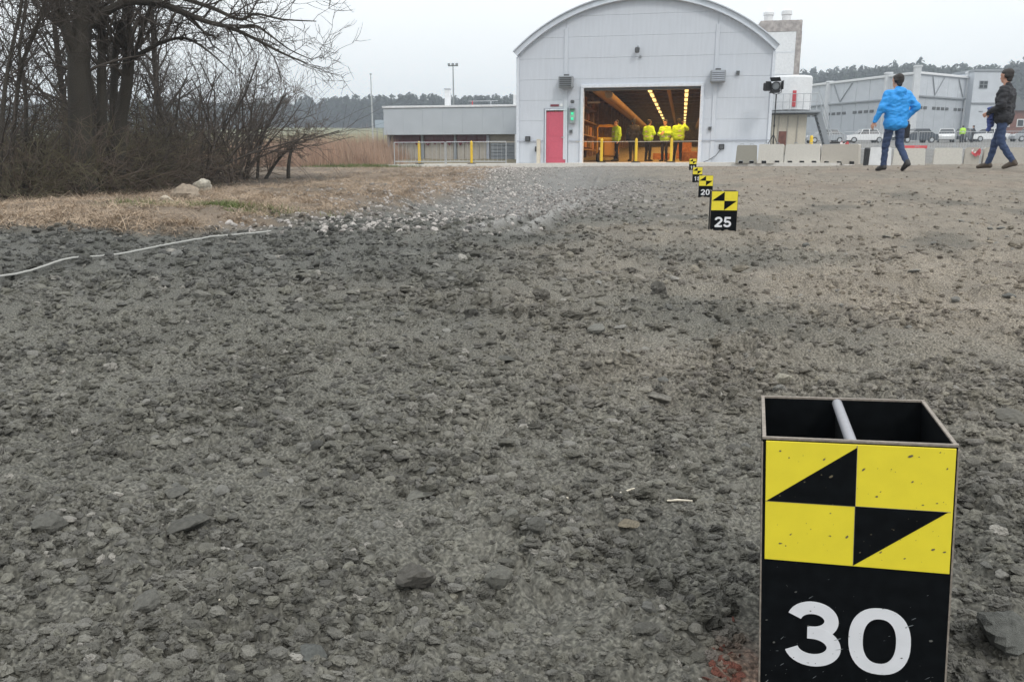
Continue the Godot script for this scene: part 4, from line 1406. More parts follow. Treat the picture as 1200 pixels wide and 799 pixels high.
func build_far_hall() -> void:
	var t := thing("grey_wall_building", "long grey building with columns and a dashed strip of window slots", "building")
	var a := Vector3(17.4, 2.2, -127.5)
	var b := Vector3(27.55, 2.2, -111.7)
	var c := Vector3(35.85, 2.2, -119.7)
	wall_run(t, a, b, 10.75, 7.9, 6.6, [[0.35, 0.28], [0.35, 0.46]], true)
	wall_run(t, b, c, 10.8, 8.1, 6.75, [[0.35, 0.28], [0.35, 0.5], [0.9, 0.78]], true)
	var core := MB.new()
	var poly := PackedVector2Array([Vector2(a.x, -a.z), Vector2(b.x, -b.z), Vector2(c.x, -c.z), Vector2(27.0, 138.0)])
	core.xf = Transform3D(Basis(Vector3.RIGHT, -PI / 2), Vector3(0.3, 0, -0.6))
	core.prism(poly, 2.2, 10.6)
	obj("core", core, M.wall_far_low, t)
	for q in [[19.51, -123.9, 10.9], [25.17, -115.1, 11.1], [27.6, -111.35, 11.5], [35.9, -119.4, 11.4]]:
		obj("column", bx(Vector3(0.75, q[2] - 2.0, 0.75), 0.04, Vector3(q[0], (q[2] + 2.0) / 2, q[1])), M.wall_far_column, t)
		obj("column_cap", bx(Vector3(0.9, 0.25, 0.9), 0.04, Vector3(q[0], q[2], q[1])), M.wall_far_column, t)
	var e := thing("grey_block_building", "plain pale grey block at the right end of the long building", "building", Vector3(37.6, 2.3, -119.8), 0.25)
	obj("wall", bx(Vector3(4.0, 9.2, 5.0), 0.03, Vector3(0, 4.5, -1.0)), M.wall_far, e)
	obj("roof_edge", bx(Vector3(4.2, 0.3, 5.2), 0.03, Vector3(0, 9.2, -1.0)), M.mid_grey, e)
	var w := obj("window", bx(Vector3(1.1, 0.95, 0.1), 0.02, Vector3(-0.7, 7.5, 1.53)), M.mid_grey, e)
	for x in [-0.27, 0.27]:
		for y in [-0.22, 0.22]:
			obj("pane", bx(Vector3(0.42, 0.36, 0.04), 0.0, Vector3(-0.7 + x, 7.5 + y, 1.59)), M.glass_dark, w)
	obj("ledge", bx(Vector3(4.1, 0.2, 0.2), 0.02, Vector3(0, 5.2, 1.55)), M.mid_grey, e)
	obj("vent", bx(Vector3(0.5, 0.12, 0.06), 0.01, Vector3(-0.6, 4.2, 1.53)), M.mid_grey, e)
	# house behind the person in black
	var h := thing("red_house", "brownish red house behind the person in black", "house", Vector3(48.8, 3.4, -147.0), 0.2)
	obj("wall", bx(Vector3(7.0, 4.6, 6.0), 0.0, Vector3(0, 2.3, 0)), M.house_red, h)
	var r := MB.new()
	r.prism(PackedVector2Array([Vector2(-3.9, 4.5), Vector2(3.9, 4.5), Vector2(3.9, 4.7), Vector2(0, 7.2), Vector2(-3.9, 4.7)]), -3.4, 3.4)
	var ro := obj("roof", r, M.house_roof, h)
	obj("chimney", bx(Vector3(0.6, 1.2, 0.6), 0.02, Vector3(1.6, 7.1, -0.6)), M.house_red, ro)
	for x in [-2.2, 0.0, 2.2]:
		var wi := obj("window", bx(Vector3(1.1, 1.2, 0.1), 0.02, Vector3(x, 2.6, 3.03)), M.white, h)
		obj("pane", bx(Vector3(0.85, 0.95, 0.06), 0.0, Vector3(x, 2.6, 3.08)), M.glass_dark, wi)
	# poles and lamp masts far left
	var p := thing("lamp_mast", "tall floodlight mast on the hill behind the low building", "mast", Vector3(-33.7, 2.9, -120.9))
	var pb := MB.new()
	pb.tube(PackedVector3Array([Vector3(0, 0, 0), Vector3(0, 11.2, 0)]), PackedFloat32Array([0.14, 0.08]), 8, true)
	obj("pole", pb, M.mid_grey, p)
	obj("crossbar", bx(Vector3(1.5, 0.16, 0.16), 0.02, Vector3(0, 11.0, 0)), M.mid_grey, p)
	for x in [-0.6, 0.0, 0.6]:
		obj("lamp_head", bx(Vector3(0.35, 0.3, 0.3), 0.03, Vector3(x, 11.2, 0.1)), M.mid_grey, p)
	var q := thing("thin_pole", "thin pale pole standing left of the low building", "pole", Vector3(-33.9, 2.0, -88.0))
	var qb := MB.new()
	qb.tube(PackedVector3Array([Vector3(0, 0, 0), Vector3(0, 7.6, 0)]), PackedFloat32Array([0.1, 0.05]), 8, true)
	obj("pole", qb, M.galvanised, q)
	obj("finial", bx(Vector3(0.2, 0.14, 0.2), 0.02, Vector3(0, 7.6, 0)), M.galvanised, q)
	var sg := thing("sign_board", "grey sign board on two posts left of the low building", "sign", Vector3(-29.5, 1.7, -78.6), 0.3)
	obj("board", bx(Vector3(0.95, 0.75, 0.06), 0.01, Vector3(0, 2.2, 0)), M.sign_grey, sg)
	for x in [-0.3, 0.3]:
		obj("leg", bx(Vector3(0.08, 2.2, 0.08), 0.0, Vector3(x, 1.1, -0.08)), M.mid_grey, sg)

# ---------- cars ----------
func make_car(label: String, paint: Material, p: Vector3, turn: float) -> Node3D:
	var t := thing("parked_car", label, "car", p, turn, "cars parked before the grey building")
	var body := MB.new()
	body.prism(PackedVector2Array([Vector2(-2.15, 0.3), Vector2(-2.2, 0.62), Vector2(-2.05, 0.82), Vector2(-1.0, 0.93), Vector2(1.5, 0.98), Vector2(2.1, 0.92), Vector2(2.2, 0.6), Vector2(2.15, 0.3)]), -0.85, 0.85)
	obj("body", body, paint, t)
	var cab := MB.new()
	var lo := [Vector2(-1.05, 0.92), Vector2(1.7, 0.96)]
	var up := [Vector2(-0.35, 1.45), Vector2(1.15, 1.45)]
	var v := []
	for s in [-1.0, 1.0]:
		v.append([Vector3(lo[0].x, lo[0].y, s * 0.8), Vector3(lo[1].x, lo[1].y, s * 0.8), Vector3(up[1].x, up[1].y, s * 0.62), Vector3(up[0].x, up[0].y, s * 0.62)])
		cab.quad(v[-1][0], v[-1][1], v[-1][2], v[-1][3], Vector3(0, 0.2, s))
	for i in 4:
		var o: Vector3 = [Vector3(0, -1, 0), Vector3(1, 0.5, 0), Vector3(0, 1, 0), Vector3(-1, 0.7, 0)][i]
		cab.quad(v[0][i], v[0][(i + 1) % 4], v[1][(i + 1) % 4], v[1][i], o)
	obj("cabin_glass", cab, M.glass_dark, t)
	obj("roof", bx(Vector3(1.56, 0.06, 1.28), 0.02, Vector3(0.4, 1.46, 0)), paint, t)
	for s in [-1.0, 1.0]:
		for x in [-0.72, 0.3, 1.42]:
			var pl := MB.new()
			var dx := 0.35 if x < -0.5 else (0.0 if x < 1.0 else -0.28)
			pl.bar(Vector3(x, 0.95, s * 0.81), Vector3(x + dx, 1.46, s * 0.63), 0.04, 6)
			obj("pillar", pl, paint, t)
		for x in [-1.35, 1.4]:
			var w := MB.new()
			w.xf = Transform3D(Basis(Vector3.RIGHT, PI / 2), Vector3(x, 0.32, s * 0.78))
			w.lathe(PackedVector2Array([Vector2(0.0, -0.1), Vector2(0.32, -0.1), Vector2(0.33, 0.0), Vector2(0.32, 0.1), Vector2(0.0, 0.1)]), 18)
			var wh := obj("wheel", w, M.rubber, t)
			var rm := MB.new()
			rm.xf = Transform3D(Basis(Vector3.RIGHT, s * PI / 2), Vector3(x, 0.32, s * 0.885))
			rm.lathe(PackedVector2Array([Vector2(0.2, -0.01), Vector2(0.2, 0.0), Vector2(0.05, 0.01), Vector2(0, 0.01)]), 14)
			obj("rim", rm, M.steel, wh)
		obj("headlight", bx(Vector3(0.1, 0.14, 0.36), 0.02, Vector3(-2.12, 0.7, s * 0.58)), M.tape_white, t)
		obj("tail_light", bx(Vector3(0.1, 0.16, 0.3), 0.02, Vector3(2.13, 0.8, s * 0.6)), M.red_plastic, t)
	return t

func build_cars() -> void:
	var list := [["silver car far left, seen between stairs and person in blue", "car_silver", 15.3, -97.6, 0.2], ["white car beside the silver one left of the person in blue", "car_white", 19.8, -99.5, 0.15], ["dark windowed grey car just right of the person in blue", "car_dark", 24.6, -97.4, 0.3], ["white car in the middle of the parked row", "car_white", 28.6, -100.5, 1.3], ["dark car beside the person in the yellow vest", "car_dark", 31.6, -104.5, 0.9], ["white car right of the distant people", "car_white", 34.3, -105.2, 0.25], ["silver car behind the person in black", "car_silver", 38.6, -105.0, 0.2]]
	for q in list:
		make_car(q[0], M[q[1]], Vector3(q[2], macro(q[2], -q[3]) - 0.02, q[3]), q[4])
	for i in 6:
		var a := Vector3(7.4 + 2.25 * i, 0, -53.8 - 0.47 * i)
		var b := a + Vector3(2.17, 0, -0.45)
		a.y = macro(a.x, -a.z) + 0.05
		b.y = a.y
		crowd_fence(["first grey crowd fence panel beside the steel stairs", "second grey crowd fence panel from the stairs", "grey crowd fence panel left of the person in blue", "grey crowd fence panel right of the person in blue", "grey crowd fence panel left of the person in black", "grey crowd fence panel at the right edge"][i], a, b, 1.15, "crowd fences before the parked cars")

# ---------- figures ----------
func blob(bones: Array, cell: float, k: float, fold: float, sd: int, out: MB) -> void:
	var lo := Vector3(1e9, 1e9, 1e9)
	var hi := -lo
	for b in bones:
		var r: float = maxf(b[2], b[3]) + k * 3.0 + cell * 2.0
		for e in [b[0], b[1]]:
			lo = lo.min(e - Vector3.ONE * r)
			hi = hi.max(e + Vector3.ONE * r)
	var nx := int((hi.x - lo.x) / cell) + 2
	var ny := int((hi.y - lo.y) / cell) + 2
	var nzz := int((hi.z - lo.z) / cell) + 2
	var f := PackedFloat32Array()
	f.resize(nx * ny * nzz)
	var ns := fnl(FastNoiseLite.TYPE_SIMPLEX_SMOOTH, 7.0, 2, sd)
	for b in bones:
		var a: Vector3 = b[0]
		var ab: Vector3 = b[1] - a
		var ll := maxf(ab.length_squared(), 1e-9)
		var ra: float = b[2]
		var rb: float = b[3]
		var r := maxf(ra, rb) + k * 2.5
		var l0: Vector3 = (a.min(b[1]) - Vector3.ONE * r - lo) / cell
		var h0: Vector3 = (a.max(b[1]) + Vector3.ONE * r - lo) / cell
		for iy in range(maxi(int(l0.y), 0), mini(int(h0.y) + 2, ny)):
			for iz in range(maxi(int(l0.z), 0), mini(int(h0.z) + 2, nzz)):
				var row := (iy * nzz + iz) * nx
				for ix in range(maxi(int(l0.x), 0), mini(int(h0.x) + 2, nx)):
					var p := lo + Vector3(ix, iy, iz) * cell
					var q := p - a
					var t := clampf(q.dot(ab) / ll, 0.0, 1.0)
					var d := (q - ab * t).length() - lerpf(ra, rb, t)
					if fold > 0.0:
						d += fold * ns.get_noise_3d(p.x, p.y * 1.8, p.z)
					f[row + ix] += exp(-clampf(d / k, -20.0, 20.0))
	# surface nets, level 1
	var ids := PackedInt32Array()
	ids.resize(nx * ny * nzz)
	ids.fill(-1)
	var pts := PackedVector3Array()
	var nor := PackedVector3Array()
	var off := [0, 1, nx, nx + 1, nx * nzz, nx * nzz + 1, nx * nzz + nx, nx * nzz + nx + 1]
	var dv := [Vector3(0, 0, 0), Vector3(1, 0, 0), Vector3(0, 0, 1), Vector3(1, 0, 1), Vector3(0, 1, 0), Vector3(1, 1, 0), Vector3(0, 1, 1), Vector3(1, 1, 1)]
	var edges := [[0, 1], [2, 3], [4, 5], [6, 7], [0, 2], [1, 3], [4, 6], [5, 7], [0, 4], [1, 5], [2, 6], [3, 7]]
	for iy in ny - 1:
		for iz in nzz - 1:
			var row := (iy * nzz + iz) * nx
			for ix in nx - 1:
				var q := row + ix
				var inside := 0
				for o in off:
					if f[q + o] > 1.0:
						inside += 1
				if inside == 0 or inside == 8:
					continue
				var s := Vector3()
				var cnt := 0
				for e in edges:
					var fa := log(f[q + off[e[0]]] + 1e-9)
					var fb := log(f[q + off[e[1]]] + 1e-9)
					if (fa > 0.0) != (fb > 0.0):
						s += dv[e[0]].lerp(dv[e[1]], fa / (fa - fb))
						cnt += 1
				ids[q] = pts.size()
				pts.append(lo + (Vector3(ix, iy, iz) + s / cnt) * cell)
				var g := Vector3()
				for m in 8:
					g += (dv[m] - Vector3(0.5, 0.5, 0.5)) * log(f[q + off[m]] + 1e-9)
				nor.append(-g.normalized())
	for iy in range(1, ny - 1):
		for iz in range(1, nzz - 1):
			var row := (iy * nzz + iz) * nx
			for ix in range(1, nx - 1):
				var q := row + ix
				var s0 := f[q] > 1.0
				for ax in 3:
					var st: int = [1, nx, nx * nzz][ax]
					if (f[q + st] > 1.0) == s0:
						continue
					var u: int = [nx, nx * nzz, 1][ax]
					var w: int = [nx * nzz, 1, nx][ax]
					var a := ids[q]
					var b := ids[q - u]
					var c := ids[q - u - w]
					var d := ids[q - w]
					if a < 0 or b < 0 or c < 0 or d < 0:
						continue
					out.tri(pts[a], pts[b], pts[c], nor[a], nor[b], nor[c])
					out.tri(pts[a], pts[c], pts[d], nor[a], nor[c], nor[d])

func hand_bones(wr: Vector3, dir: Vector3, palm: Vector3, side: float, curl: float) -> Array:
	var out := []
	dir = dir.normalized()
	palm = (palm - dir * palm.dot(dir)).normalized()
	var across := dir.cross(palm) * side
	for i in 4:
		var o := across * (0.027 - 0.018 * i)
		var k := wr + dir * 0.088 + o
		out.append([wr + o * 0.6 + dir * 0.012, k, 0.013, 0.0115])
		var l: float = [0.066, 0.076, 0.071, 0.055][i]
		var d1 := (dir * cos(curl * 0.6) + palm * sin(curl * 0.6)).normalized()
		var d2 := (dir * cos(curl * 1.5) + palm * sin(curl * 1.5)).normalized()
		out.append([k, k + d1 * l * 0.5, 0.0098, 0.009])
		out.append([k + d1 * l * 0.5, k + d1 * l * 0.5 + d2 * l * 0.5, 0.009, 0.0075])
	var th := wr + dir * 0.025 + across * 0.03
	var t1 := th + (dir * 0.7 + across * 0.6 + palm * 0.35).normalized() * 0.04
	out.append([th, t1, 0.0125, 0.0105])
	out.append([t1, t1 + (dir * 0.95 + across * 0.1 + palm * 0.3).normalized() * 0.032, 0.0105, 0.008])
	return out

# pose: joints as Vector3, forward is -z, right is +x
func make_person(label: String, group: String, pose: Dictionary, look: Dictionary, cell: float) -> Node3D:
	var t := thing("person", label, "person", Vector3(), 0.0, group)
	var P := pose
	var head: Vector3 = P.head
	var fwd: Vector3 = P.get("look", Vector3(0, 0, -1))
	var rt := fwd.cross(Vector3.UP).normalized()
	var lean: Vector3 = P.get("lean", Vector3())
	var hip: Vector3 = Vector3(0, 0.94, 0) + P.get("hips", Vector3())
	var ch: Vector3 = Vector3(0, 1.3, 0) + lean * 0.7 + P.get("hips", Vector3())
	var sh: Vector3 = Vector3(0, 1.44, 0.01) + lean + P.get("hips", Vector3())
	var wid: float = look.get("wide", 1.0)
	# body
	var body := MB.new()
	var bn := [[hip - Vector3(0.08, 0, 0), hip + Vector3(0.08, 0, 0), 0.1, 0.1], [hip.lerp(ch, 0.45) - Vector3(0.06, 0, 0), hip.lerp(ch, 0.45) + Vector3(0.06, 0, 0), 0.09, 0.09], [ch - Vector3(0.09, 0, 0), ch + Vector3(0.09, 0, 0), 0.1, 0.1], [sh - Vector3(0.13, 0, 0), sh + Vector3(0.13, 0, 0), 0.05, 0.05], [sh, head - Vector3(0, 0.1, 0), 0.056, 0.052]]
	for s in ["l", "r"]:
		bn.append([P["sh_" + s], P["el_" + s], 0.044, 0.036])
		bn.append([P["el_" + s], P["wr_" + s], 0.036, 0.026])
		bn.append([P["hip_" + s], P["kn_" + s], 0.07, 0.048])
		bn.append([P["kn_" + s], P["an_" + s], 0.046, 0.034])
		bn.append([P["an_" + s] + Vector3(0, -0.02, 0), P["to_" + s], 0.034, 0.024])
	blob(bn, maxf(cell, 0.018), 0.014, 0.0, 1, body)
	# head: skull, face, jaw, nose, brow, lips, ears
	var hb := [[head + Vector3(0, 0.03, 0) - fwd * 0.02, head + Vector3(0, 0.035, 0) + fwd * 0.02, 0.088, 0.082], [head + Vector3(0, -0.03, 0) + fwd * 0.03, head + Vector3(0, -0.085, 0) + fwd * 0.055, 0.062, 0.036], [head + Vector3(0, -0.005, 0) + fwd * 0.098, head + Vector3(0, -0.038, 0) + fwd * 0.115, 0.009, 0.014], [head + Vector3(0, 0.022, 0) + fwd * 0.085 - rt * 0.035, head + Vector3(0, 0.022, 0) + fwd * 0.085 + rt * 0.035, 0.014, 0.014], [head + Vector3(0, -0.066, 0) + fwd * 0.088 - rt * 0.018, head + Vector3(0, -0.066, 0) + fwd * 0.088 + rt * 0.018, 0.009, 0.009], [head + Vector3(0, -0.07, 0), sh + Vector3(0, 0.02, 0), 0.055, 0.06]]
	for s in [-1.0, 1.0]:
		hb.append([head + rt * s * 0.082 + Vector3(0, 0.018, 0) - fwd * 0.005, head + rt * s * 0.08 + Vector3(0, -0.03, 0), 0.017, 0.01])
	blob(hb, maxf(cell * 0.5, 0.008), 0.008, 0.0, 1, body)
	for s in ["l", "r"]:
		var wr: Vector3 = P["wr_" + s]
		var dir: Vector3 = (wr - P["el_" + s]).normalized()
		if P.has("hd_" + s):
			dir = P["hd_" + s]
		var hbones := hand_bones(wr, dir, P.get("pa_" + s, Vector3(-1 if s == "r" else 1, 0, -0.2)), 1.0 if s == "l" else -1.0, P.get("curl_" + s, 0.55))
		hbones.append([wr - dir * 0.05, wr + dir * 0.02, 0.027, 0.024])
		blob(hbones, maxf(cell * 0.4, 0.006), 0.004, 0.0, 1, body)
	obj("body", body, M.skin, t)
	for s in [-1.0, 1.0]:
		var eye := MB.new()
		blob([[head + fwd * 0.083 + rt * s * 0.032 + Vector3(0, 0.004, 0), head + fwd * 0.084 + rt * s * 0.032 + Vector3(0, 0.004, 0), 0.011, 0.011]], 0.005, 0.003, 0.0, 1, eye)
		obj("eye", eye, M.tape_white, t)
	# hair
	var hr := MB.new()
	var hbo := [[head + Vector3(0, 0.055, 0) - fwd * 0.03, head + Vector3(0, 0.06, 0) + fwd * 0.03, 0.082, 0.07], [head + Vector3(0, 0.01, 0) - fwd * 0.045, head + Vector3(0, -0.06, 0) - fwd * 0.05, 0.066, 0.05]]
	for s in [-1.0, 1.0]:
		hbo.append([head + Vector3(0, 0.05, 0) + rt * s * 0.05, head + Vector3(0, 0.0, 0) + rt * s * 0.068 - fwd * 0.03, 0.046, 0.034])
	blob(hbo, maxf(cell * 0.5, 0.008), 0.012, 0.006, 5, hr)
	obj("hair", hr, look.get("hair", M.hair), t)
	# jacket
	var jk := MB.new()
	var ex: float = look.get("thick", 0.02)
	var hem: Vector3 = hip + Vector3(0, look.get("hem", 0.02), 0)
	var jb := [[hem - Vector3(0.1 * wid, 0, 0), hem + Vector3(0.1 * wid, 0, 0), 0.108 + ex, 0.108 + ex], [hip.lerp(ch, 0.5) - Vector3(0.09 * wid, 0, 0), hip.lerp(ch, 0.5) + Vector3(0.09 * wid, 0, 0), 0.108 + ex, 0.108 + ex], [ch - Vector3(0.105 * wid, 0, 0), ch + Vector3(0.105 * wid, 0, 0), 0.115 + ex, 0.115 + ex], [sh - Vector3(0.15 * wid, 0.025, 0), sh + Vector3(0.15 * wid, -0.025, 0), 0.06 + ex, 0.06 + ex], [sh + Vector3(0, 0.0, 0.01), sh.lerp(head, 0.32) + Vector3(0, 0, 0.01), 0.07 + ex * 0.5, 0.066]]
	for sx in [-1.0, 1.0]:
		jb.append([hem + Vector3(0.085 * wid * sx, 0.0, 0), ch + Vector3(0.1 * wid * sx, 0, 0), 0.108 + ex, 0.108 + ex])
	if look.get("hood", false):
		jb.append([sh + Vector3(-0.07, 0.035, 0.085), sh + Vector3(0.07, 0.035, 0.085), 0.05, 0.05])
		jb.append([sh + Vector3(0, -0.07, 0.105), sh + Vector3(0, 0.04, 0.09), 0.045, 0.06])
	for s in ["l", "r"]:
		jb.append([P["sh_" + s], P["el_" + s], 0.062 + ex, 0.052 + ex * 0.8])
		jb.append([P["el_" + s], P["wr_" + s], 0.052 + ex * 0.8, 0.034 + ex * 0.5])
	blob(jb, cell, 0.018, look.get("fold", 0.018), 7, jk)
	obj("jacket", jk, look.jacket, t)
	# trousers
	var tr := MB.new()
	var tb: Array = [[hip - Vector3(0.075, -0.01, 0), hip + Vector3(0.075, 0.01, 0), 0.108, 0.108]]
	for s in ["l", "r"]:
		tb.append([P["hip_" + s], P["kn_" + s], 0.093, 0.066])
		var an: Vector3 = P["an_" + s]
		tb.append([P["kn_" + s], an + (P["kn_" + s] - an) * 0.06, 0.064, 0.055])
	blob(tb, cell, 0.014, 0.014, 9, tr)
	obj("trousers", tr, look.trousers, t)
	for s in ["l", "r"]:
		var so := MB.new()
		var an: Vector3 = P["an_" + s]
		var to: Vector3 = P["to_" + s]
		var dn := (to - an).normalized()
		var heel := an - Vector3(dn.x, 0, dn.z).normalized() * 0.035 - Vector3(0, 0.035, 0) if not P.get("lift_" + s, false) else an + dn.cross(Vector3.RIGHT) * -0.0 + Vector3(0, -0.035, 0.045)
		blob([[an + Vector3(0, 0.02, 0), heel, 0.045, 0.036], [heel, to, 0.037, 0.032], [an, an.lerp(to, 0.7), 0.042, 0.038]], maxf(cell * 0.6, 0.008), 0.01, 0.0, 1, so)
		obj("shoe", so, look.shoe, t)
	if look.has("bands"):
		for y in look.bands:
			var bd := MB.new()
			bd.xf = Transform3D(Basis(), Vector3(0, y, 0))
			var w2: float = 0.105 * wid + 0.118 + ex + 0.012
			var rr: float = 0.118 + ex + 0.01
			for i in 24:
				var a0 := TAU * i / 24.0
				var a1 := TAU * (i + 1) / 24.0
				bd.quad(Vector3(cos(a0) * w2, -0.03, sin(a0) * rr) + lean * 0.5, Vector3(cos(a1) * w2, -0.03, sin(a1) * rr) + lean * 0.5, Vector3(cos(a1) * w2, 0.03, sin(a1) * rr) + lean * 0.5, Vector3(cos(a0) * w2, 0.03, sin(a0) * rr) + lean * 0.5, Vector3(cos(a0), 0, sin(a0)))
			obj("reflective_band", bd, M.band, t)
	return t

func stand_pose(kind: int) -> Dictionary:
	var p := {"head": Vector3(0, 1.66, -0.02), "sh_l": Vector3(-0.19, 1.42, 0), "sh_r": Vector3(0.19, 1.42, 0), "el_l": Vector3(-0.25, 1.14, 0.02), "el_r": Vector3(0.25, 1.14, 0.02), "wr_l": Vector3(-0.25, 0.9, -0.06), "wr_r": Vector3(0.25, 0.9, -0.06), "hip_l": Vector3(-0.09, 0.92, 0), "hip_r": Vector3(0.09, 0.92, 0), "kn_l": Vector3(-0.1, 0.5, -0.02), "kn_r": Vector3(0.1, 0.5, -0.02), "an_l": Vector3(-0.11, 0.09, 0.02), "an_r": Vector3(0.11, 0.09, 0.02), "to_l": Vector3(-0.13, 0.035, -0.15), "to_r": Vector3(0.13, 0.035, -0.15)}
	if kind == 1:   # arms raised to the chest
		p.el_l = Vector3(-0.29, 1.2, -0.03)
		p.wr_l = Vector3(-0.12, 1.22, -0.22)
		p.el_r = Vector3(0.29, 1.2, -0.03)
		p.wr_r = Vector3(0.1, 1.17, -0.24)
		p.hd_l = Vector3(0.8, 0.2, -0.4).normalized()
		p.hd_r = Vector3(-0.8, 0.1, -0.4).normalized()
	elif kind == 2:   # one hand at the head, weight on one leg
		p.el_r = Vector3(0.36, 1.36, -0.1)
		p.wr_r = Vector3(0.24, 1.55, -0.14)
		p.hd_r = Vector3(-0.5, 0.8, -0.1).normalized()
		p.an_l = Vector3(-0.16, 0.09, -0.05)
		p.to_l = Vector3(-0.22, 0.035, -0.2)
		p.kn_l = Vector3(-0.13, 0.5, -0.06)
	return p

func build_people() -> void:
	# person in blue
	var a := {"head": Vector3(0.0, 1.665, -0.05), "look": Vector3(-0.1, -0.05, -0.9).normalized(), "lean": Vector3(0, 0, -0.03),
		"sh_l": Vector3(-0.2, 1.42, -0.03), "sh_r": Vector3(0.2, 1.42, -0.01), "el_l": Vector3(-0.3, 1.17, -0.02), "wr_l": Vector3(-0.37, 0.93, -0.1), "el_r": Vector3(0.35, 1.19, 0.08), "wr_r": Vector3(0.25, 0.99, -0.02),
		"hip_l": Vector3(-0.09, 0.92, -0.01), "hip_r": Vector3(0.09, 0.92, 0.01), "kn_l": Vector3(-0.1, 0.5, -0.09), "an_l": Vector3(-0.1, 0.1, -0.1), "to_l": Vector3(-0.11, 0.035, -0.27), "kn_r": Vector3(0.1, 0.5, 0.04), "an_r": Vector3(0.11, 0.17, 0.3), "to_r": Vector3(0.12, 0.035, 0.17), "lift_r": true, "curl_r": 1.2, "hd_r": Vector3(0.1, -0.9, -0.25)}
	var p := make_person("person in a bright blue hooded jacket and jeans walking away", "", a, {"jacket": M.jacket_blue, "trousers": M.jeans, "shoe": M.shoe, "hood": true, "thick": 0.02, "hem": -0.05, "fold": 0.014}, 0.014)
	p.position = at(3.98, -17.25, 0.0)
	p.position.y = macro(3.98, 17.25)
	p.rotation.y = 0.4
	p.scale = Vector3.ONE * 1.01
	var bag := thing("carry_bag", "dark flat bag held in the right hand of the person in blue", "bag", p.position + Vector3(0.23, 0.76, -0.1), 0.5)
	obj("pouch", bx(Vector3(0.17, 0.27, 0.06), 0.025), M.cloth_dark, bag)
	obj("strap", bx(Vector3(0.1, 0.06, 0.02), 0.008, Vector3(0, 0.155, 0)), M.cloth_dark, bag)
	# person in black
	var b := {"head": Vector3(0.0, 1.68, -0.04), "look": Vector3(0.3, 0.0, -1).normalized(), "lean": Vector3(0, 0, -0.02),
		"sh_l": Vector3(-0.2, 1.43, 0.0), "sh_r": Vector3(0.2, 1.43, -0.02), "el_l": Vector3(-0.27, 1.16, 0.02), "wr_l": Vector3(-0.22, 1.03, -0.2), "el_r": Vector3(0.27, 1.15, 0.0), "wr_r": Vector3(0.2, 1.0, -0.2),
		"hip_l": Vector3(-0.09, 0.93, 0.0), "hip_r": Vector3(0.09, 0.93, 0.0), "kn_l": Vector3(-0.09, 0.5, 0.02), "an_l": Vector3(-0.08, 0.14, 0.27), "to_l": Vector3(-0.09, 0.04, 0.12), "kn_r": Vector3(0.09, 0.51, -0.12), "an_r": Vector3(0.09, 0.1, -0.2), "to_r": Vector3(0.1, 0.045, -0.38), "curl_l": 1.1, "curl_r": 1.1}
	var q := make_person("person in a black jacket and jeans walking left past the blocks", "", b, {"jacket": M.jacket_black, "trousers": M.jeans, "shoe": M.boot_brown, "thick": 0.018, "hem": 0.0, "fold": 0.02}, 0.014)
	q.position = Vector3(5.82, macro(5.82, 17.1), -17.1)
	q.rotation.y = 0.95
	q.scale = Vector3.ONE * 1.0
	var cl := MB.new()
	blob([[Vector3(-0.05, 0.18, 0), Vector3(0.05, 0.2, 0.0), 0.05, 0.05], [Vector3(-0.03, 0.1, 0), Vector3(-0.05, -0.2, 0.02), 0.05, 0.03], [Vector3(0.03, 0.1, 0), Vector3(0.02, -0.12, -0.01), 0.05, 0.03]], 0.014, 0.02, 0.03, 3, cl)
	var co := obj("folded_cloth", cl, M.cloth_blue)
	co.position = q.position + Vector3(-0.2, 0.9, -0.05)
	co.rotation.y = 0.5
	tag(co, "blue cloth hanging from the hand of the person in black", "cloth")
	# people in the gate
	var hv := {"jacket": M.hivis, "trousers": M.cloth_dark, "shoe": M.shoe, "hem": 0.06, "thick": 0.03, "bands": [1.08, 1.28]}
	var y := 0.42
	var g := "people standing inside the gate"
	var list := [["person in a yellow vest left in the gate beside the cart", 0, hv, Vector3(-2.9, y, -37.0), 2.2, 1.0], ["person in dark clothes standing second from the left in the gate", 0, {"jacket": M.cloth_dark, "trousers": M.cloth_dark, "shoe": M.shoe, "hem": 0.0, "thick": 0.03}, Vector3(-2.16, y, -37.0), 0.5, 1.03], ["person in a yellow jacket with bent arms in the middle of the gate", 1, hv, Vector3(-1.5, y, -37.0), -0.7, 1.0], ["person in a yellow jacket with bent arms right of the middle of the gate", 1, hv, Vector3(-0.78, y, -36.6), 2.6, 0.98], ["person in a yellow jacket with a hand raised at the right of the gate", 2, hv, Vector3(-0.2, y, -37.4), 0.2, 1.03]]
	var proto := {}
	for e in list:
		var o := make_person(e[0], g, stand_pose(e[1]), e[2], 0.024)
		o.position = e[3]
		o.rotation.y = e[4]
		o.scale = Vector3.ONE * e[5]
	var f1 := make_person("distant person in a yellow vest standing before the parked cars", "", stand_pose(0), hv, 0.03)
	f1.position = Vector3(29.0, macro(29.0, 96.5), -96.5)
	var f2 := make_person("distant person in dark clothes with bent arms before the parked cars", "", stand_pose(1), {"jacket": M.cloth_dark, "trousers": M.cloth_dark, "shoe": M.shoe, "hem": 0.0}, 0.03)
	f2.position = Vector3(30.2, macro(30.2, 97.0), -97.0)
	f2.rotation.y = 1.2

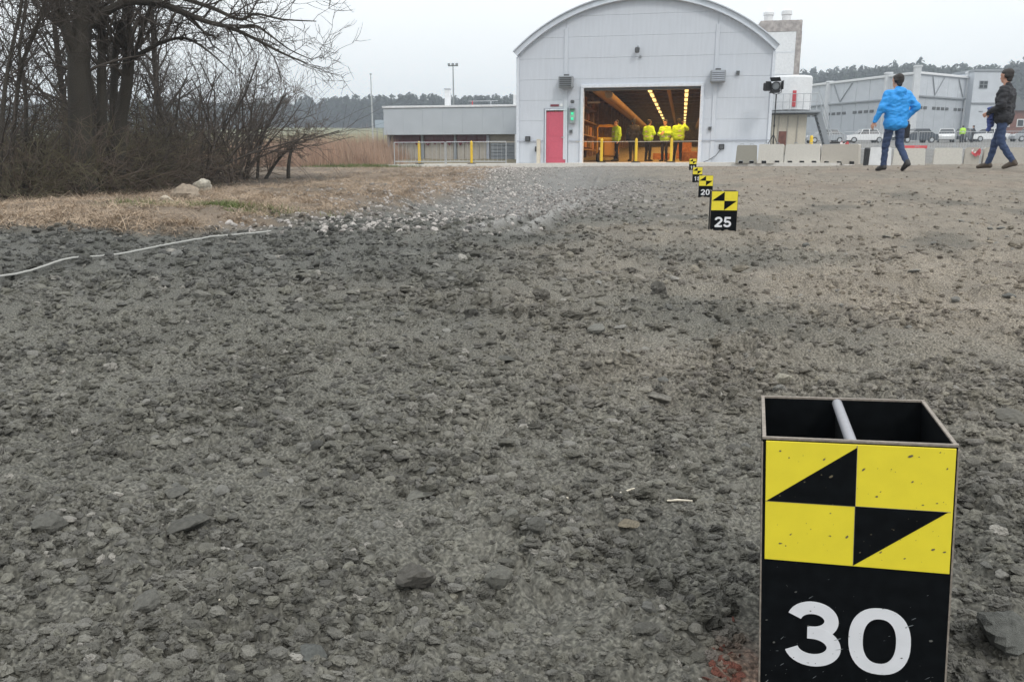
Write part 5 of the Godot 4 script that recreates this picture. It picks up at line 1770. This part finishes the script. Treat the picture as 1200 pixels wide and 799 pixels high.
func build_gate_things() -> void:
	var t := thing("utility_cart", "yellow utility cart with a tubular frame inside the gate", "cart", Vector3(-3.35, 0.42, -37.6), 0.1)
	obj("body", bx(Vector3(0.62, 0.72, 1.3), 0.09, Vector3(0.1, 0.55, 0)), M.orange_paint, t)
	for z in [-0.6, 0.6]:
		var f := MB.new()
		f.tube(PackedVector3Array([Vector3(-0.45, 0.2, z), Vector3(-0.45, 1.45, z), Vector3(-0.38, 1.55, z), Vector3(0.42, 1.55, z), Vector3(0.48, 1.46, z), Vector3(0.48, 0.3, z)]), PackedFloat32Array([0.035, 0.035, 0.035, 0.035, 0.035, 0.035]), 8, true)
		obj("roll_frame", f, M.orange_paint, t)
	obj("bonnet", bx(Vector3(0.9, 0.14, 1.2), 0.04, Vector3(0, 0.98, 0)), M.yellow_paint, t)
	for x in [-0.42, 0.42]:
		for z in [-0.5, 0.5]:
			var w := MB.new()
			w.xf = Transform3D(Basis(Vector3.BACK, PI / 2), Vector3(x, 0.2, z))
			w.lathe(PackedVector2Array([Vector2(0, -0.07), Vector2(0.2, -0.07), Vector2(0.2, 0.07), Vector2(0, 0.07)]), 16)
			obj("wheel", w, M.rubber, t)
	obj("headlight", bx(Vector3(0.12, 0.12, 0.04), 0.02, Vector3(-0.32, 0.55, 0.68)), M.tape_white, t)
	for q in [[Vector3(-0.95, 0.42, -39.6), Vector3(0.8, 0.35, 0.7), "low orange wooden box between the people in the gate"], [Vector3(0.35, 0.42, -38.0), Vector3(0.9, 0.42, 0.7), "low orange wooden box at the right side of the gate"], [Vector3(0.05, 0.42, -41.0), Vector3(0.7, 0.85, 0.8), "taller orange wooden box behind the person with raised hand"]]:
		var b := thing("wooden_box", q[2], "wooden box", q[0])
		var s: Vector3 = q[1]
		for k in 4:
			obj("plank", bx(Vector3(s.x, s.y / 4 - 0.008, 0.025), 0.003, Vector3(0, s.y * (k + 0.5) / 4, s.z / 2)), M.wood_orange, b)
		obj("box_core", bx(Vector3(s.x - 0.02, s.y - 0.01, s.z - 0.03), 0.0, Vector3(0, s.y / 2, -0.01)), M.wood_orange, b)
		obj("lid", bx(Vector3(s.x + 0.02, 0.02, s.z + 0.02), 0.003, Vector3(0, s.y + 0.01, 0)), M.wood_orange, b)

# ---------- plants ----------
func grow(mb: MB, r: RandomNumberGenerator, p: Vector3, d: Vector3, l: float, rad: float, lvl: int, o: Dictionary) -> void:
	var n := 4 if lvl > 0 else 3
	var pts := PackedVector3Array([p])
	var rs := PackedFloat32Array([rad])
	var dirs := [d]
	for i in n:
		d = (d + Vector3(r.randfn(0, 1), r.randfn(0, 1), r.randfn(0, 1)) * o.wander + Vector3(0, o.up, 0)).normalized()
		p += d * l / n
		pts.append(p)
		dirs.append(d)
		rs.append(rad * lerpf(1.0, 0.45, (i + 1.0) / n))
	mb.tube(pts, rs, 6 if rad > 0.03 else (4 if rad > 0.008 else 3))
	if lvl <= 0:
		return
	var kids: int = o.kids[lvl - 1]
	for k in kids:
		var t := r.randf_range(o.get("from", 0.25), 1.0) * n
		var i := mini(int(t), n - 1)
		var q := pts[i].lerp(pts[i + 1], t - i)
		var dd: Vector3 = dirs[i]
		var ax := Vector3(r.randfn(0, 1), r.randfn(0, 1), r.randfn(0, 1)).cross(dd).normalized()
		var nd := dd.rotated(ax, r.randf_range(0.45, 1.05))
		grow(mb, r, q, nd, l * r.randf_range(0.45, 0.72), maxf(rad * lerpf(1.0, 0.45, t / n) * 0.6, o.min), lvl - 1, o)

func limb(mb: MB, tw: MB, r: RandomNumberGenerator, pts: Array, r0: float, r1: float, kids: int, o: Dictionary, from := 0.0) -> void:
	# a limb through given points, bark rough, with side branches
	var p := PackedVector3Array()
	var rs := PackedFloat32Array()
	for i in pts.size() - 1:
		for k in 4:
			var a: Vector3 = pts[maxi(i - 1, 0)]
			var b: Vector3 = pts[i]
			var c: Vector3 = pts[i + 1]
			var d: Vector3 = pts[mini(i + 2, pts.size() - 1)]
			var q := b.cubic_interpolate(c, a, d, k / 4.0)
			p.append(q + Vector3(r.randfn(0, 1), 0, r.randfn(0, 1)) * r0 * 0.03)
	p.append(pts[-1])
	for i in p.size():
		rs.append(lerpf(r0, r1, float(i) / (p.size() - 1)) * r.randf_range(0.98, 1.02))
	mb.tube(p, rs, 12 if r0 > 0.1 else (8 if r0 > 0.03 else 6))
	for k in kids:
		var t := r.randf_range(from, 0.98) * (p.size() - 1)
		var i := mini(int(t), p.size() - 2)
		var dd := (p[i + 1] - p[i]).normalized()
		var ax := Vector3(r.randfn(0, 1), r.randfn(0, 1), r.randfn(0, 1)).cross(dd).normalized()
		var rr := lerpf(r0, r1, t / p.size())
		grow(tw, r, p[i].lerp(p[i + 1], t - i), (dd.rotated(ax, r.randf_range(0.4, 1.0)) + Vector3(0, 0.15, 0)).normalized(), r.randf_range(0.5, 1.1) * o.len, clampf(rr * 0.45, 0.004, 0.025), 2, o)

func build_trees() -> void:
	var r := RandomNumberGenerator.new()
	r.seed = 77
	var o := {"wander": 0.2, "up": 0.02, "kids": [4, 5], "min": 0.0036, "len": 1.0}
	var t := thing("bare_tree", "thick bare tree with a long limb reaching right over the shrubs", "tree")
	var tk := MB.new()
	var lm := MB.new()
	var tw := MB.new()
	limb(tk, tw, r, [Vector3(-7.63, -0.1, -9.4), Vector3(-7.77, 0.61, -9.61), Vector3(-7.84, 1.38, -9.78), Vector3(-7.87, 1.92, -9.9), Vector3(-7.85, 2.36, -10.0), Vector3(-7.86, 3.02, -10.15), Vector3(-8.01, 3.97, -10.55), Vector3(-8.24, 5.6, -10.87)], 0.17, 0.085, 14, o, 0.3)
	limb(lm, tw, r, [Vector3(-7.87, 1.8, -9.85), Vector3(-7.9, 2.17, -9.74), Vector3(-7.95, 2.53, -9.71), Vector3(-8.05, 3.14, -9.74), Vector3(-8.35, 4.2, -9.78)], 0.085, 0.04, 10, o, 0.1)
	obj("limb", lm, M.bark, t)
	lm = MB.new()
	limb(lm, tw, r, [Vector3(-7.85, 2.2, -10.0), Vector3(-7.53, 2.5, -10.2), Vector3(-7.22, 2.58, -10.25), Vector3(-6.82, 2.53, -10.25), Vector3(-6.48, 2.41, -10.19), Vector3(-6.14, 2.28, -10.12), Vector3(-5.76, 2.18, -10.08), Vector3(-5.38, 2.02, -10.01), Vector3(-5.0, 1.84, -9.94), Vector3(-4.6, 1.69, -9.79)], 0.06, 0.008, 26, {"wander": 0.2, "up": 0.03, "kids": [3, 4], "min": 0.0036, "len": 0.65}, 0.15)
	obj("limb", lm, M.bark, t)
	lm = MB.new()
	limb(lm, tw, r, [Vector3(-7.0, 2.75, -10.3), Vector3(-6.37, 2.55, -10.14), Vector3(-5.98, 2.42, -10.08), Vector3(-5.6, 2.27, -10.02), Vector3(-5.34, 2.32, -9.98), Vector3(-4.92, 2.22, -9.84), Vector3(-4.46, 2.18, -9.82)], 0.035, 0.006, 22, {"wander": 0.22, "up": 0.03, "kids": [3, 4], "min": 0.0036, "len": 0.6}, 0.1)
	obj("limb", lm, M.bark, t)
	lm = MB.new()
	limb(lm, tw, r, [Vector3(-5.7, 2.17, -10.09), Vector3(-5.49, 2.22, -10.2), Vector3(-5.32, 2.1, -10.3), Vector3(-5.09, 1.93, -10.35), Vector3(-4.8, 1.8, -10.4)], 0.02, 0.005, 8, {"wander": 0.2, "up": 0.02, "kids": [3, 4], "min": 0.0036, "len": 0.5}, 0.1)
	obj("limb", lm, M.bark, t)
	lm = MB.new()
	obj("trunk", tk, M.bark, t)
	obj("twigs", tw, M.twig, t).set_meta("kind", "stuff")
	var t2 := thing("bare_tree", "slim dark bare stem just right of the thick tree", "tree")
	var tk2 := MB.new()
	var tw2 := MB.new()
	limb(tk2, tw2, r, [Vector3(-7.71, -0.1, -9.8), Vector3(-7.74, 0.95, -10.01), Vector3(-7.78, 1.62, -10.16), Vector3(-7.79, 2.08, -10.26), Vector3(-7.9, 2.43, -10.43), Vector3(-8.05, 2.91, -10.61), Vector3(-8.1, 4.2, -10.92)], 0.075, 0.035, 16, o, 0.25)
	obj("trunk", tk2, M.bark, t2)
	obj("twigs", tw2, M.twig, t2).set_meta("kind", "stuff")
	var t3 := thing("bare_tree", "bare tree with two close stems and a low limb bending right", "tree")
	var tk3 := MB.new()
	var tw3 := MB.new()
	var lm3 := MB.new()
	limb(tk3, tw3, r, [Vector3(-7.76, -0.1, -10.2), Vector3(-7.78, 0.96, -10.43), Vector3(-7.64, 1.54, -10.48), Vector3(-7.57, 1.99, -10.5), Vector3(-7.56, 2.43, -10.5), Vector3(-7.61, 2.91, -10.7), Vector3(-7.77, 4.4, -10.99)], 0.10, 0.05, 16, o, 0.3)
	limb(lm3, tw3, r, [Vector3(-7.85, 0.6, -10.4), Vector3(-7.92, 1.0, -10.5), Vector3(-7.96, 1.67, -10.66), Vector3(-7.95, 2.15, -10.77), Vector3(-7.7, 2.4, -10.6)], 0.065, 0.04, 6, o, 0.4)
	obj("limb", lm3, M.bark, t3)
	lm3 = MB.new()
	limb(lm3, tw3, r, [Vector3(-7.58, 1.85, -10.48), Vector3(-7.22, 2.02, -10.47), Vector3(-6.88, 2.12, -10.46), Vector3(-6.59, 2.11, -10.41), Vector3(-6.19, 1.92, -10.24), Vector3(-5.8, 1.62, -10.13)], 0.034, 0.006, 20, {"wander": 0.24, "up": 0.0, "kids": [4, 4], "min": 0.0036, "len": 0.6}, 0.2)
	obj("limb", lm3, M.bark, t3)
	lm3 = MB.new()
	limb(lm3, tw3, r, [Vector3(-7.6, 1.64, -10.45), Vector3(-7.28, 2.19, -10.39), Vector3(-7.05, 2.49, -10.3), Vector3(-6.71, 2.95, -10.14), Vector3(-6.4, 3.5, -10.0)], 0.03, 0.012, 12, o, 0.2)
	obj("limb", lm3, M.bark, t3)
	lm3 = MB.new()
	obj("trunk", tk3, M.bark, t3)
	obj("twigs", tw3, M.twig, t3).set_meta("kind", "stuff")
	var sap := [[[Vector3(-7.82, -0.05, -8.32), Vector3(-7.76, 1.39, -8.65), Vector3(-7.55, 1.87, -8.69), Vector3(-7.35, 2.24, -8.72), Vector3(-7.1, 3.1, -8.8)], "sapling leaning right beside the thick tree"], [[Vector3(-7.78, -0.05, -8.12), Vector3(-7.75, 1.18, -8.39), Vector3(-7.67, 1.85, -8.56), Vector3(-7.59, 2.34, -8.69), Vector3(-7.45, 3.2, -8.84)], "bare sapling at the left edge of the picture"], [[Vector3(-8.29, -0.05, -9.05), Vector3(-8.29, 1.24, -9.34), Vector3(-8.32, 1.87, -9.37), Vector3(-8.27, 2.51, -9.53), Vector3(-8.33, 3.6, -9.71)], "upright bare sapling behind the leaning one"]]
	for s in sap:
		var q := thing("sapling", s[1], "sapling")
		var a := MB.new()
		var b := MB.new()
		limb(a, b, r, s[0], 0.028, 0.012, 22, {"wander": 0.2, "up": 0.04, "kids": [3, 4], "min": 0.0036, "len": 0.9}, 0.1)
		obj("stem", a, M.bark, q)
		obj("twigs", b, M.twig, q).set_meta("kind", "stuff")
	# background bare trees deeper in the thicket
	var far := [[-13.2, -14.0], [-12.2, -14.6], [-11.7, -15.6], [-11.4, -16.8], [-9.9, -12.6]]
	var fp: Node3D = null
	for i in far.size():
		var lab := "bare background tree deeper in the thicket behind the front trunks"
		var pos := Vector3(far[i][0], macro(far[i][0], -far[i][1]) - 0.05, far[i][1])
		if i % 4 == 0:
			fp = thing("bare_tree", lab, "tree", pos, 0.0, "background trees in the thicket")
			var a := MB.new()
			var b := MB.new()
			limb(a, b, r, [Vector3(0, 0, 0), Vector3(0.1, 1.3, 0.05), Vector3(0.0, 2.6, 0.1), Vector3(0.2, 4.4, 0), Vector3(0.1, 6.0, 0.1)], 0.09, 0.03, 44, {"wander": 0.2, "up": 0.05, "kids": [4, 5], "min": 0.004, "len": 1.6}, 0.18)
			obj("trunk", a, M.bark, fp)
			obj("twigs", b, M.twig, fp).set_meta("kind", "stuff")
		else:
			dup(fp, pos, 1.7 * i, lab, Vector3.ONE * r.randf_range(0.8, 1.1))
	# shrubs
	var kinds := [["bare_shrub", "tall bare many-stemmed shrub with fine upright twigs", 8, 1.75, 0.55, 0.02, M.twig, [4, 5], 0.05], ["bare_shrub", "low tangled bare shrub with arching reddish stems", 16, 0.85, 1.1, 0.010, M.twig_red, [4, 5], -0.06], ["bare_shrub", "olive brown bramble mound of tangled stems", 22, 0.75, 1.3, 0.008, M.twig_green, [5, 5], -0.09], ["bare_shrub", "wide dark bare shrub with spreading branches", 12, 1.1, 0.9, 0.014, M.twig, [5, 6], 0.02]]
	var places := [[
		[-8.95, -15.6, 1.2], [-9.6, -16.6, 1.3], [-8.4, -14.2, 1.15], [-9.6, -15.2, 1.5], [-8.3, -13.2, 1.1], [-9.4, -13.0, 1.2]],
		[[-7.9, -8.7, 1.0], [-7.75, -9.2, 1.0], [-7.9, -10.4, 1.1], [-8.1, -11.4, 1.15], [-8.4, -12.4, 1.15], [-8.8, -13.6, 1.2], [-9.0, -14.8, 1.2], [-9.4, -10.6, 1.5], [-10.2, -12.6, 1.5], [-11.0, -14.4, 1.5], [-9.4, -16.2, 1.2], [-8.9, -9.6, 1.2]],
		[[-7.6, -8.35, 0.85], [-8.0, -9.6, 1.15], [-8.3, -10.9, 1.2], [-8.8, -12.9, 1.25], [-9.2, -8.9, 1.3], [-9.0, -11.6, 1.5], [-10.4, -11.2, 1.8], [-11.6, -13.0, 1.9], [-12.6, -15.0, 2.0], [-11.8, -16.8, 1.9], [-10.4, -14.0, 1.6]],
		[[-8.6, -10.2, 1.2], [-8.9, -12.0, 1.2], [-9.6, -13.6, 1.25], [-9.9, -9.8, 1.4], [-7.95, -10.9, 0.8], [-10.8, -15.6, 1.2], [-8.5, -9.0, 1.0]]]
	for k in kinds.size():
		var q: Array = kinds[k]
		var first: Node3D = null
		for i in places[k].size():
			var pl: Array = places[k][i]
			var pos := Vector3(pl[0], macro(pl[0], -pl[1]) - 0.03, pl[1])
			if i == 0:
				first = thing(q[0], q[1], "shrub", pos, 0.0, ["tall bare shrubs in the thicket", "low tangled shrubs in the thicket", "bramble mounds in the thicket", "wide dark shrubs in the thicket"][k])
				var mb := MB.new()
				for s in q[2]:
					var a: float = TAU * s / q[2] + r.randf() * 0.5
					var dir := Vector3(cos(a) * q[4], 1.0, sin(a) * q[4]).normalized()
					grow(mb, r, Vector3(cos(a), 0, sin(a)) * 0.18 * r.randf(), dir, q[3] * r.randf_range(0.7, 1.15), q[5] * r.randf_range(0.7, 1.1), 2, {"wander": 0.16, "up": q[8], "kids": q[7], "min": 0.0032})
				obj("stems", mb, q[6], first).set_meta("kind", "stuff")
				first.scale = Vector3.ONE * pl[2]
			else:
				dup(first, pos, 2.1 * i, q[1], Vector3.ONE * pl[2])
	# spreading shrub whose branch reaches over the reeds
	var sh := thing("bare_shrub", "bare shrub with a long branch leaning right over the reeds", "shrub")
	var a := MB.new()
	var b := MB.new()
	var ob := {"wander": 0.22, "up": 0.04, "kids": [4, 5], "min": 0.0045, "len": 0.6}
	limb(a, b, r, [Vector3(-8.75, 0.05, -16.2), Vector3(-8.45, 0.5, -16.3), Vector3(-8.15, 0.8, -16.4), Vector3(-7.8, 1.05, -16.4)], 0.04, 0.012, 22, ob, 0.15)
	limb(a, b, r, [Vector3(-8.9, 0.05, -16.2), Vector3(-8.8, 0.9, -16.3), Vector3(-8.5, 1.5, -16.4), Vector3(-8.25, 1.9, -16.5)], 0.035, 0.01, 20, ob, 0.15)
	limb(a, b, r, [Vector3(-9.0, 0.05, -16.0), Vector3(-9.0, 1.1, -16.2), Vector3(-8.8, 2.2, -16.3)], 0.035, 0.01, 18, ob, 0.2)
	limb(a, b, r, [Vector3(-8.22, 0.02, -16.3), Vector3(-8.2, 0.4, -16.3), Vector3(-8.15, 0.75, -16.38)], 0.045, 0.03, 2, ob, 0.6)
	obj("branches", a, M.bark, sh)
	obj("twigs", b, M.twig_red, sh).set_meta("kind", "stuff")

func blades(n: int, hgt: float, spread: float, w: float, bend: float, sd: int) -> ArrayMesh:
	var r := RandomNumberGenerator.new()
	r.seed = sd
	var mb := MB.new()
	for i in n:
		var a := r.randf() * TAU
		var dir := Vector3(cos(a), 0, sin(a))
		var side := Vector3(-sin(a), 0, cos(a)) * w
		var p := Vector3(r.randfn(0, 1), 0, r.randfn(0, 1)) * spread * 0.4
		var h := hgt * r.randf_range(0.5, 1.1)
		var k := 3
		var prev := p
		for j in k:
			var t := (j + 1.0) / k
			var nx := p + Vector3.UP * h * t * (1.0 - bend * 0.35 * t) + dir * h * bend * t * t
			var w0 := side * (1.0 - float(j) / k)
			var w1 := side * (1.0 - t)
			var nn := side.cross(nx - prev).normalized()
			mb.tri(prev - w0, prev + w0, nx + w1, nn, nn, nn)
			if j < k - 1:
				mb.tri(prev - w0, nx + w1, nx - w1, nn, nn, nn)
			prev = nx
	return mb.mesh()

func build_grass() -> void:
	var sm := [blades(16, 0.10, 0.16, 0.0028, 1.6, 1), blades(14, 0.075, 0.2, 0.003, 2.2, 2)]
	for k in 2:
		var w := []
		var c := []
		for i in 9000:
			var s := 4.6 * pow(6.2, rng.randf())
			var e := -3.05 - 0.07 * (s - 5.0) - 0.9 * smoothstep(14.0, 24.0, s)
			var x := e - absf(rng.randfn(0, 2.4))
			if x < -16.0:
				continue
			var st := straw(x, s)
			if st < 0.35 or rng.randf() > st * 0.9 + 0.1:
				continue
			var nn: float = nz.mid.get_noise_2d(x * 1.4, s * 1.4)
			if nn < -0.12:
				continue
			var sc := rng.randf_range(0.5, 1.2)
			w.append(Transform3D(Basis.from_euler(Vector3(rng.randf_range(-0.6, 0.6), rng.randf() * TAU, rng.randf_range(-0.6, 0.6))).scaled(Vector3(sc, sc * rng.randf_range(0.45, 0.9), sc)), Vector3(x, height(x, s) - 0.01, -s)))
			var q := rng.randf_range(0.6, 1.2)
			c.append(Color(0.37 * q, 0.285 * q, 0.205 * q))
		var o := many("straw", sm[k], M.straw, w, c)
		o.set_meta("label", ["matted dry straw on the bank at the left", "flattened dry grass on the bank at the left"][k])
		o.set_meta("category", "dry grass")
	var gm := blades(18, 0.10, 0.14, 0.003, 0.7, 5)
	for q in [["fresh green grass patch at the foot of the straw bank", -4.0, 6.35, 0.38, 0.2, 420], ["small green grass tuft strip beside the reeds", -10.7, 26.5, 0.8, 0.7, 320]]:
		var w := []
		var c := []
		for i in q[5]:
			var x: float = q[1] + rng.randfn(0, q[3])
			var s: float = q[2] + rng.randfn(0, q[4]) - (x - q[1]) * 0.15
			var sc := rng.randf_range(0.4, 1.0) * (1.0 if q[2] < 10 else 2.4)
			w.append(Transform3D(Basis.from_euler(Vector3(0, rng.randf() * TAU, 0)).scaled(Vector3.ONE * sc), Vector3(x, height(x, s) - 0.005, -s)))
			var g := rng.randf_range(0.7, 1.25)
			c.append(Color(0.1 * g, 0.128 * g, 0.038 * g))
		var o := many("green_grass", gm, M.straw, w, c)
		o.set_meta("label", q[0])
		o.set_meta("category", "grass")
	# reeds beyond the apron, thinning towards the low building
	var rm := [blades(14, 1.75, 0.5, 0.011, 0.12, 8), blades(12, 1.45, 0.6, 0.012, 0.2, 9)]
	for k in 2:
		var w := []
		var c := []
		for i in 1900:
			var x := rng.randf_range(-22.0, -11.2)
			var s := rng.randf_range(31.5, 46.0)
			if x > -13.6 - 0.0 and s > 34.5 and x > -14.9:
				continue
			var edge := smoothstep(-11.0, -13.5, x)
			if rng.randf() > edge + 0.25:
				continue
			var sc: float = rng.randf_range(0.5, 1.0) * lerpf(0.5, 1.0, edge) * (0.9 + 0.45 * nz.mid.get_noise_2d(x * 0.6, s * 0.5))
			w.append(Transform3D(Basis.from_euler(Vector3(rng.randf_range(-0.22, 0.22), rng.randf() * TAU, rng.randf_range(-0.22, 0.22))).scaled(Vector3.ONE * sc), Vector3(x, macro(x, s) - 0.05, -s)))
			var q: float = rng.randf_range(0.55, 1.2) * (1.0 + 0.4 * nz.mid.get_noise_2d(x * 0.5 + 9.0, s * 0.5))
			var red := rng.randf_range(0.9, 1.08)
			c.append(Color(0.38 * q, 0.265 * q * red, 0.195 * q * red))
		var o := many("reeds", rm[k], M.straw, w, c)
		o.set_meta("label", ["tall brown dry reeds left of the low building", "shorter brown dry reeds left of the low building"][k])
		o.set_meta("category", "reeds")

func conifer(sd: int) -> ArrayMesh:
	var r := RandomNumberGenerator.new()
	r.seed = sd
	var mb := MB.new()
	mb.col = Color(0.05, 0.04, 0.03)
	mb.tube(PackedVector3Array([Vector3(0, -1, 0), Vector3(0, 13, 0)]), PackedFloat32Array([0.2, 0.05]), 5)
	for i in 70:
		var y := 3.5 + 10.5 * float(i) / 70.0
		var rad := 3.1 * pow(1.0 - (y - 3.5) / 11.2, 0.5) * r.randf_range(0.6, 1.15) + 0.35
		var a := r.randf() * TAU
		var d := Vector3(cos(a), r.randf_range(-0.35, 0.2), sin(a))
		var s := Vector3(-sin(a), 0, cos(a)) * rad * 0.42
		var b := Vector3(0, y, 0)
		var g := r.randf_range(0.6, 1.4)
		mb.col = Color(0.028 * g, 0.042 * g, 0.022 * g)
		mb.tri(b, b + d * rad + s, b + d * rad * 0.9 - s, Vector3(d.x, 0.8, d.z), Vector3(d.x, 0.8, d.z), Vector3(d.x, 0.8, d.z))
		mb.tri(b + Vector3(0, 0.5, 0), b + d * rad * 0.8 + s * 0.6 - Vector3(0, 0.7, 0), b + d * rad * 0.8 - s * 0.6 + Vector3(0, 0.3, 0), Vector3(d.x, 0.3, d.z), Vector3(d.x, 0.3, d.z), Vector3(d.x, 0.3, d.z))
	return mb.mesh()

func build_forest() -> void:
	var kinds := [conifer(3), conifer(4), conifer(5)]
	for k in 3:
		var w := []
		var c := []
		for i in 4200:
			var s := rng.randf_range(325.0, 560.0)
			var x := rng.randf_range(-1.1 * s, 0.75 * s)
			if s < 325.0 + 20.0 * nz.low.get_noise_2d(x * 0.1, 3.0):
				continue
			var sc := rng.randf_range(0.72, 1.0)
			if x > -60.0 and rng.randf() < 0.02:
				sc *= 1.25
			w.append(Transform3D(Basis.from_euler(Vector3(0, rng.randf() * TAU, 0)).scaled(Vector3(sc * 1.15, sc, sc * 1.15)), Vector3(x, macro(x, s) - 0.3, -s)))
			var g := rng.randf_range(0.7, 1.3)
			c.append(Color(g, g * rng.randf_range(0.92, 1.05), g))
		var o := many("pine_forest", kinds[k], M.forest, w, c)
		o.set_meta("label", ["hazy dark pine forest on the far hills", "hazy taller pines on the far hills", "hazy slim pines on the far hills"][k])
		o.set_meta("category", "forest")

func build_strings() -> void:
	# white cord on the gravel left
	for q in [[[[-2.98, 1.6], [-2.88, 2.97], [-2.82, 3.6], [-2.8, 4.0], [-2.78, 4.46], [-2.6, 4.9]], 0.0055, "white cord lying across the gravel at the left", 3]]:
		var r := RandomNumberGenerator.new()
		r.seed = q[3]
		var p := PackedVector3Array()
		var rs := PackedFloat32Array()
		var pts: Array = q[0]
		for i in pts.size() - 1:
			var n := 24
			for k in n:
				var t := float(k) / n
				var x: float = lerpf(pts[i][0], pts[i + 1][0], t)
				var s := lerpf(pts[i][1], pts[i + 1][1], t)
				p.append(Vector3(x, macro(x, s) + 0.03 + 0.08 * micro(x, s) + q[1], -s))
				rs.append(q[1])
		tag(obj("cord" if q[3] == 3 else "hose", _tube(p, rs), M.rope if q[3] == 3 else M.hose), q[2], "cord" if q[3] == 3 else "hose")

func _tube(p: PackedVector3Array, rs: PackedFloat32Array) -> MB:
	var b := MB.new()
	b.tube(p, rs, 6, true)
	return b

func _ready() -> void:
	rng.seed = 20
	# camera, sky, sun, exposure
	var cam := Camera3D.new()
	cam.name = "camera"
	add_child(cam)
	cam.position = Vector3(0, 0.54, 0)
	cam.rotation = Vector3(-deg_to_rad(12.666), deg_to_rad(11.607), 0)
	cam.fov = 45.62
	cam.near = 0.05
	cam.far = 3000.0
	cam.current = true
	var env := Environment.new()
	env.background_mode = Environment.BG_SKY
	var sm := ProceduralSkyMaterial.new()
	sm.sky_top_color = Color(0.985, 0.995, 1.0)
	sm.sky_horizon_color = Color(0.715, 0.729, 0.733)
	sm.sky_curve = 0.5
	var cl := fnl(FastNoiseLite.TYPE_SIMPLEX_SMOOTH, 0.009, 4, 33)
	var ct := NoiseTexture2D.new()
	ct.width = 1024
	ct.height = 512
	ct.seamless = true
	ct.noise = cl
	sm.sky_cover = ct
	sm.sky_cover_modulate = Color(1.0, 1.0, 1.0, 0.09)
	sm.sky_energy_multiplier = 1.42
	sm.ground_bottom_color = Color(0.4, 0.4, 0.4)
	sm.ground_horizon_color = Color(0.8, 0.82, 0.84)
	var sky := Sky.new()
	sky.sky_material = sm
	env.sky = sky
	env.tonemap_mode = Environment.TONE_MAPPER_LINEAR
	env.tonemap_exposure = 0.89
	env.fog_enabled = true
	env.fog_mode = Environment.FOG_MODE_EXPONENTIAL
	env.fog_density = 0.0011
	env.fog_light_color = Color(0.86, 0.9, 0.94)
	env.sdfgi_enabled = true
	env.ssao_enabled = true
	env.ssil_enabled = true
	var we := WorldEnvironment.new()
	we.name = "world"
	we.environment = env
	add_child(we)
	var sun := DirectionalLight3D.new()
	sun.name = "sun"
	sun.light_energy = 0.5
	sun.light_color = Color(1.0, 0.985, 0.96)
	sun.light_angular_distance = 12.0
	sun.shadow_enabled = true
	sun.rotation = Vector3(deg_to_rad(-46), deg_to_rad(38), 0)
	add_child(sun)
	make_materials()
	build_ground()
	build_pad()
	build_hall()
	build_low_building()
	build_tower()
	build_far_hall()
	build_forest()
	build_trees()
	build_grass()
	build_stones()
	# the numbered markers
	var tilt := Basis(Vector3.UP, -0.085) * Basis(Vector3.RIGHT, -0.026) * Basis(Vector3.BACK, 0.053)
	marker("30", "black and yellow box marker numbered 30, nearest the camera", Vector3(0.185, 0.27, -0.877) - tilt * Vector3(0, 0.277, 0), tilt)
	for q in [["25", 0.288, -5.80, "black and yellow box marker numbered 25, second nearest"], ["20", 0.307, -10.80, "black and yellow box marker numbered 20, third from the camera"], ["15", 0.285, -15.80, "small far black and yellow box marker numbered 15"], ["10", 0.255, -20.80, "farthest black and yellow box marker numbered 10, partly hidden"]]:
		marker(q[0], q[3], Vector3(q[1], macro(q[1], -q[2]), q[2]), Basis(Vector3.UP, rng.randf_range(-0.05, 0.05)))
	build_hall_fittings()
	post_and_rope()
	crowd_fence("grey mesh crowd fence at the far left before the low building", Vector3(-11.4, 0.28, -31.9), Vector3(-9.25, 0.29, -31.8), 0.9, "crowd fences on the left of the apron")
	crowd_fence("grey mesh crowd fence before the low building next to the hall", Vector3(-9.2, 0.29, -31.8), Vector3(-6.75, 0.32, -31.7), 0.9, "crowd fences on the left of the apron")
	build_blocks()
	build_stage_light()
	build_cars()
	build_gate_things()
	build_people()
	build_strings()
